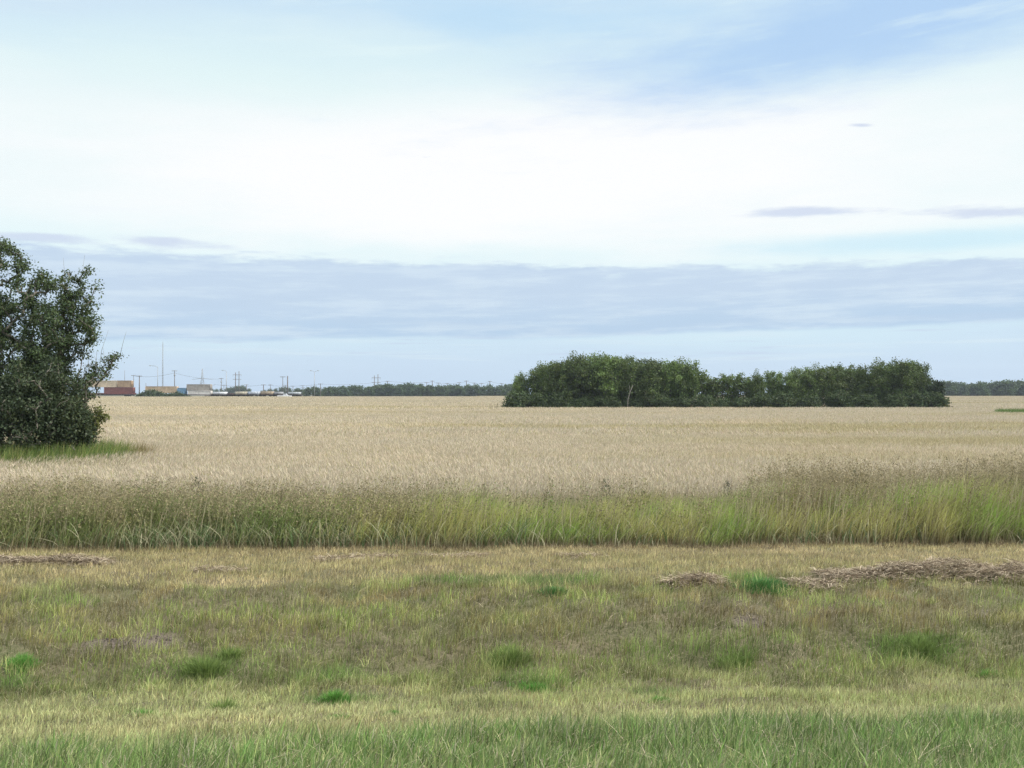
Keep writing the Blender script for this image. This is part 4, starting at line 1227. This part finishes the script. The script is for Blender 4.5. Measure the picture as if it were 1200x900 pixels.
# ------------------------------------------------------------------ poles, lamps, masts, wires
def pole(px, ty, d, r, kind, lab, name='utility_pole', cat='pole', group='utility poles on the horizon'):
    x = PX(px, d); g = float(ground_z(x, d)); H = PZ(ty, d) - g
    e = empty(name, (x, d, g), lab, cat, group)
    m = MB()
    if kind in ('t', 'tt', 'bare', 'ins'):
        m.tube([(0, 0, 0), (0, 0, H)], [r, r * .7], 8); m.build('shaft', M['pole_wood'], e)
        for q in range({'t': 1, 'tt': 2, 'bare': 0, 'ins': 1}[kind]):
            z = H - .35 - q * 1.2
            a = MB(); a.box(-1.25, 1.25, -.09 - r, .03 - r, z, z + .16); a.build('crossarm', M['pole_wood'], e)
            for ix in (-1.15, -.55, .55, 1.15):
                i_ = MB(); i_.tube([(ix, -r - .03, z + .16), (ix, -r - .03, z + .42)], [.07, .05], 6); i_.build('insulator', M['steel'], e)
        if kind == 'ins':
            i_ = MB(); i_.tube([(0, 0, H - 2.6), (0, 0, H - 1.8)], [r * 1.9, r * 1.9], 8); i_.build('transformer', M['steel'], e)
    if kind in ('lamp', 'lamp2'):
        m.tube([(0, 0, 0), (0, 0, H - .6)], [r, r * .6], 8); m.build('shaft', M['steel'], e)
        for sx in ((-1,) if kind == 'lamp' else (-1, 1)):
            a = MB(); w = 3.0 if kind == 'lamp' and px < 200 else 1.3
            a.tube([(0, 0, H - .65), (sx * w * .4, 0, H - .15), (sx * w, 0, H)], [.09, .08, .06], 6); a.build('arm', M['steel'], e)
            h = MB(); h.tube([(sx * w, 0, H + .0), (sx * (w + .8), 0, H + .02)], [.18, .12], 6); h.build('lamp_head', M['steel'], e)
    if kind == 'H':
        for sx in (-1.3, 1.3):
            s = MB(); s.tube([(sx, 0, 0), (sx, 0, H + (sx > 0) * .9)], [r, r * .75], 8); s.build('shaft', M['pole_wood'], e)
        for z in (H - 1.8, H - 5.2):
            a = MB(); a.box(-3.2, 3.2, -.1 - r, .06 - r, z, z + .25); a.build('crossarm', M['pole_wood'], e)
        for ix in (-3.0, 0, 3.0):
            i_ = MB(); i_.tube([(ix, -r, H - 1.8), (ix, -r, H - 2.9)], [.1, .1], 6); i_.build('insulator', M['steel'], e)
    if kind == 'mast':
        w = r; levels = int(H / 1.6)
        for a_ in range(3):
            an = a_ * 2.094; s = MB(); s.tube([(w * math.cos(an), w * math.sin(an), 0), (w * .6 * math.cos(an), w * .6 * math.sin(an), H)], [.09, .06], 5); s.build('leg', M['steel'], e)
        br = MB()
        for l in range(levels):
            z0 = l * 1.6; z1 = z0 + 1.6
            for a_ in range(3):
                f0 = w * (1 - .4 * z0 / H); f1 = w * (1 - .4 * z1 / H); A0 = a_ * 2.094; A1 = (a_ + 1) * 2.094
                br.tube([(f0 * math.cos(A0), f0 * math.sin(A0), z0), (f1 * math.cos(A1), f1 * math.sin(A1), z1)], [.05, .05], 4)
        br.build('bracing', M['steel'], e)
        m.tube([(0, 0, H), (0, 0, H * 1.04)], [.06, .03], 5); m.build('antenna', M['steel'], e)
    if kind == 'pylon':
        for sx in (-1, 1):
            for sy in (-1, 1):
                s = MB(); s.tube([(sx * 2.6, sy * 2.6, 0), (sx * .6, sy * .6, H * .62), (sx * .2, sy * .2, H)], [.16, .13, .1], 5); s.build('leg', M['steel'], e)
        br = MB()
        for l in range(9):
            t0, t1 = l / 9, (l + 1) / 9
            def wd(t): return np.interp(t, [0, .62, 1], [2.6, .6, .2])
            for sy in (-1, 1):
                s = 1 if l % 2 else -1
                br.tube([(s * wd(t0), sy * wd(t0), H * t0), (-s * wd(t1), sy * wd(t1), H * t1)], [.08, .08], 4)
        br.build('bracing', M['steel'], e)
        for z, w in ((.62, 7.5), (.40, 9.5)):
            a = MB(); a.tube([(-w, 0, H * z), (0, 0, H * z + .8), (w, 0, H * z)], [.10, .24, .10], 5); a.build('crossarm', M['steel'], e)
    return (x, d, g + H)


def poles():
    U = 'utility poles on the horizon'
    pole(146, 434, 450, .09, 'bare', 'thin bare mast rising over the stacked containers', 'thin_mast', 'mast', None)
    pole(156.5, 439.5, 520, .16, 't', 'wooden utility pole just right of the brown top container')
    pole(163.3, 440, 440, .24, 't', 'thicker wooden pole with a crossarm between the red stack and beige container')
    pole(171, 449, 600, .16, 'bare', 'short pole at the left end of the long beige container')
    pole(184.8, 428.5, 450, .17, 'lamp', 'grey lamp post with long arm above the beige container', 'lamp_post', 'lamp post', 'lamp posts of the rail yard')
    pole(190.6, 401, 640, .42, 'mast', 'tallest lattice radio mast above the rail yard', 'radio_mast', 'mast', None)
    pole(204.6, 434, 470, .2, 'ins', 'utility pole with transformer right of the tall radio mast')
    pole(237, 432, 760, .5, 'pylon', 'pale steel power pylon behind the grey container', 'power_pylon', 'pylon', None)
    pole(259.3, 443, 560, .2, 'ins', 'wooden utility pole just left of the lamp post with small arm')
    pole(262.4, 451, 700, .2, 't', 'low distant pole between the wooden pole and the lamp post')
    pole(265.3, 434, 450, .2, 'lamp', 'grey lamp post with short arm right of the grey container', 'lamp_post', 'lamp post', 'lamp posts of the rail yard')
    pole(278, 436.5, 760, .36, 'H', 'left twin-legged power structure with two crossarms above the low wagons', 'transmission_frame', 'power structure', 'twin-legged power structures')
    pole(288.8, 450.5, 560, .22, 't', 'short pole right of the left twin-legged structure')
    pole(308.8, 450.5, 560, .28, 't', 'thick short pole over the tan open wagon')
    pole(317, 450.5, 620, .2, 't', 'short pole right of the thick short one')
    pole(331.4, 441, 480, .18, 't', 'tall thin pole with crossarm above the grey wagons')
    pole(334.4, 451, 640, .18, 't', 'low pole between the thin tall pole and the thick bare one')
    pole(337.0, 440.5, 430, .30, 'bare', 'thick dark bare pole above the white pickup')
    pole(343.3, 452, 620, .2, 'ins', 'low pole right of the thick dark bare pole')
    pole(355, 451.5, 640, .2, 'tt', 'double-armed low pole at the start of the far tree line')
    pole(368.5, 434.5, 470, .2, 'lamp2', 'double-armed lamp post standing left of the far tree line', 'lamp_post', 'lamp post', 'lamp posts of the rail yard')
    pole(375.6, 449.5, 560, .24, 't', 'short pole right of the double-armed lamp post')
    pole(440.8, 440, 740, .32, 'H', 'right twin-legged power structure above the far tree line', 'transmission_frame', 'power structure', 'twin-legged power structures')
    L = []
    run = [(454, 446.5), (500, 448), (506.6, 446), (514, 448.5), (524, 449), (538, 448), (546.6, 446), (556, 448.5), (564, 449), (574, 446.5), (588, 449)]
    words = ['first', 'second', 'third', 'fourth', 'fifth', 'sixth', 'seventh', 'eighth', 'ninth', 'tenth', 'last']
    for (px, ty), w in zip(run, words):
        L.append(pole(px, ty, 640, .3 if ty < 447 else .2, 't', f'utility pole peeping over the far tree line left of the grove, {w} from the left', group='utility poles over the far tree line'))
    def wire(p0, p1, lab, sag=1.0):
        m = MB(); ts = np.linspace(0, 1, 17)
        pts = [(p0[0] + (p1[0] - p0[0]) * t, p0[1] + (p1[1] - p0[1]) * t, p0[2] + (p1[2] - p0[2]) * t - sag * 4 * t * (1 - t)) for t in ts]
        m.tube(pts, [.045] * 17, 4)
        tag(m.build('power_line', M['wire']), lab, 'power line', 'power lines on the horizon')
    def at(px, ty, d): return (PX(px, d), d, PZ(ty, d))
    wire(at(250, 450.3, 560), at(308.8, 451, 560), 'power line from the wooden pole to the thick short pole')
    wire(at(308.8, 451, 560), at(375.6, 450, 560), 'power line between the thick short pole and the lamp post with two arms')
    wire(at(375.6, 450, 560), L[0], 'power line from the short pole towards the right twin-legged structure')
    for a, b, w in zip(L[:-1], L[1:], words): wire(a, b, f'power line over the far tree line, {w} span from the left', .6)
    wire(at(156.5, 440.5, 520), at(204.6, 437, 470), 'power line crossing behind the tall radio mast')
    wire(at(204.6, 437, 470), at(259.3, 444, 560), 'power line between the transformer pole and the grey container')


poles()


# ------------------------------------------------------------------ air
def haze():
    m = MB(); m.box(-1400, 1400, -60, 1500, -1.7, 46)
    mat = bpy.data.materials.new('hazy_air'); mat.use_nodes = True
    nt = mat.node_tree; nt.nodes.clear()
    out = nt.nodes.new('ShaderNodeOutputMaterial'); pv = nt.nodes.new('ShaderNodeVolumePrincipled')
    pv.inputs['Color'].default_value = (.80, .88, 1.0, 1); pv.inputs['Density'].default_value = HAZE
    pv.inputs['Anisotropy'].default_value = .2
    nt.links.new(pv.outputs[0], out.inputs['Volume'])
    o = m.build('haze', mat); tag(o, kind='stuff')


HAZE = .00018
if HAZE > 0: haze()
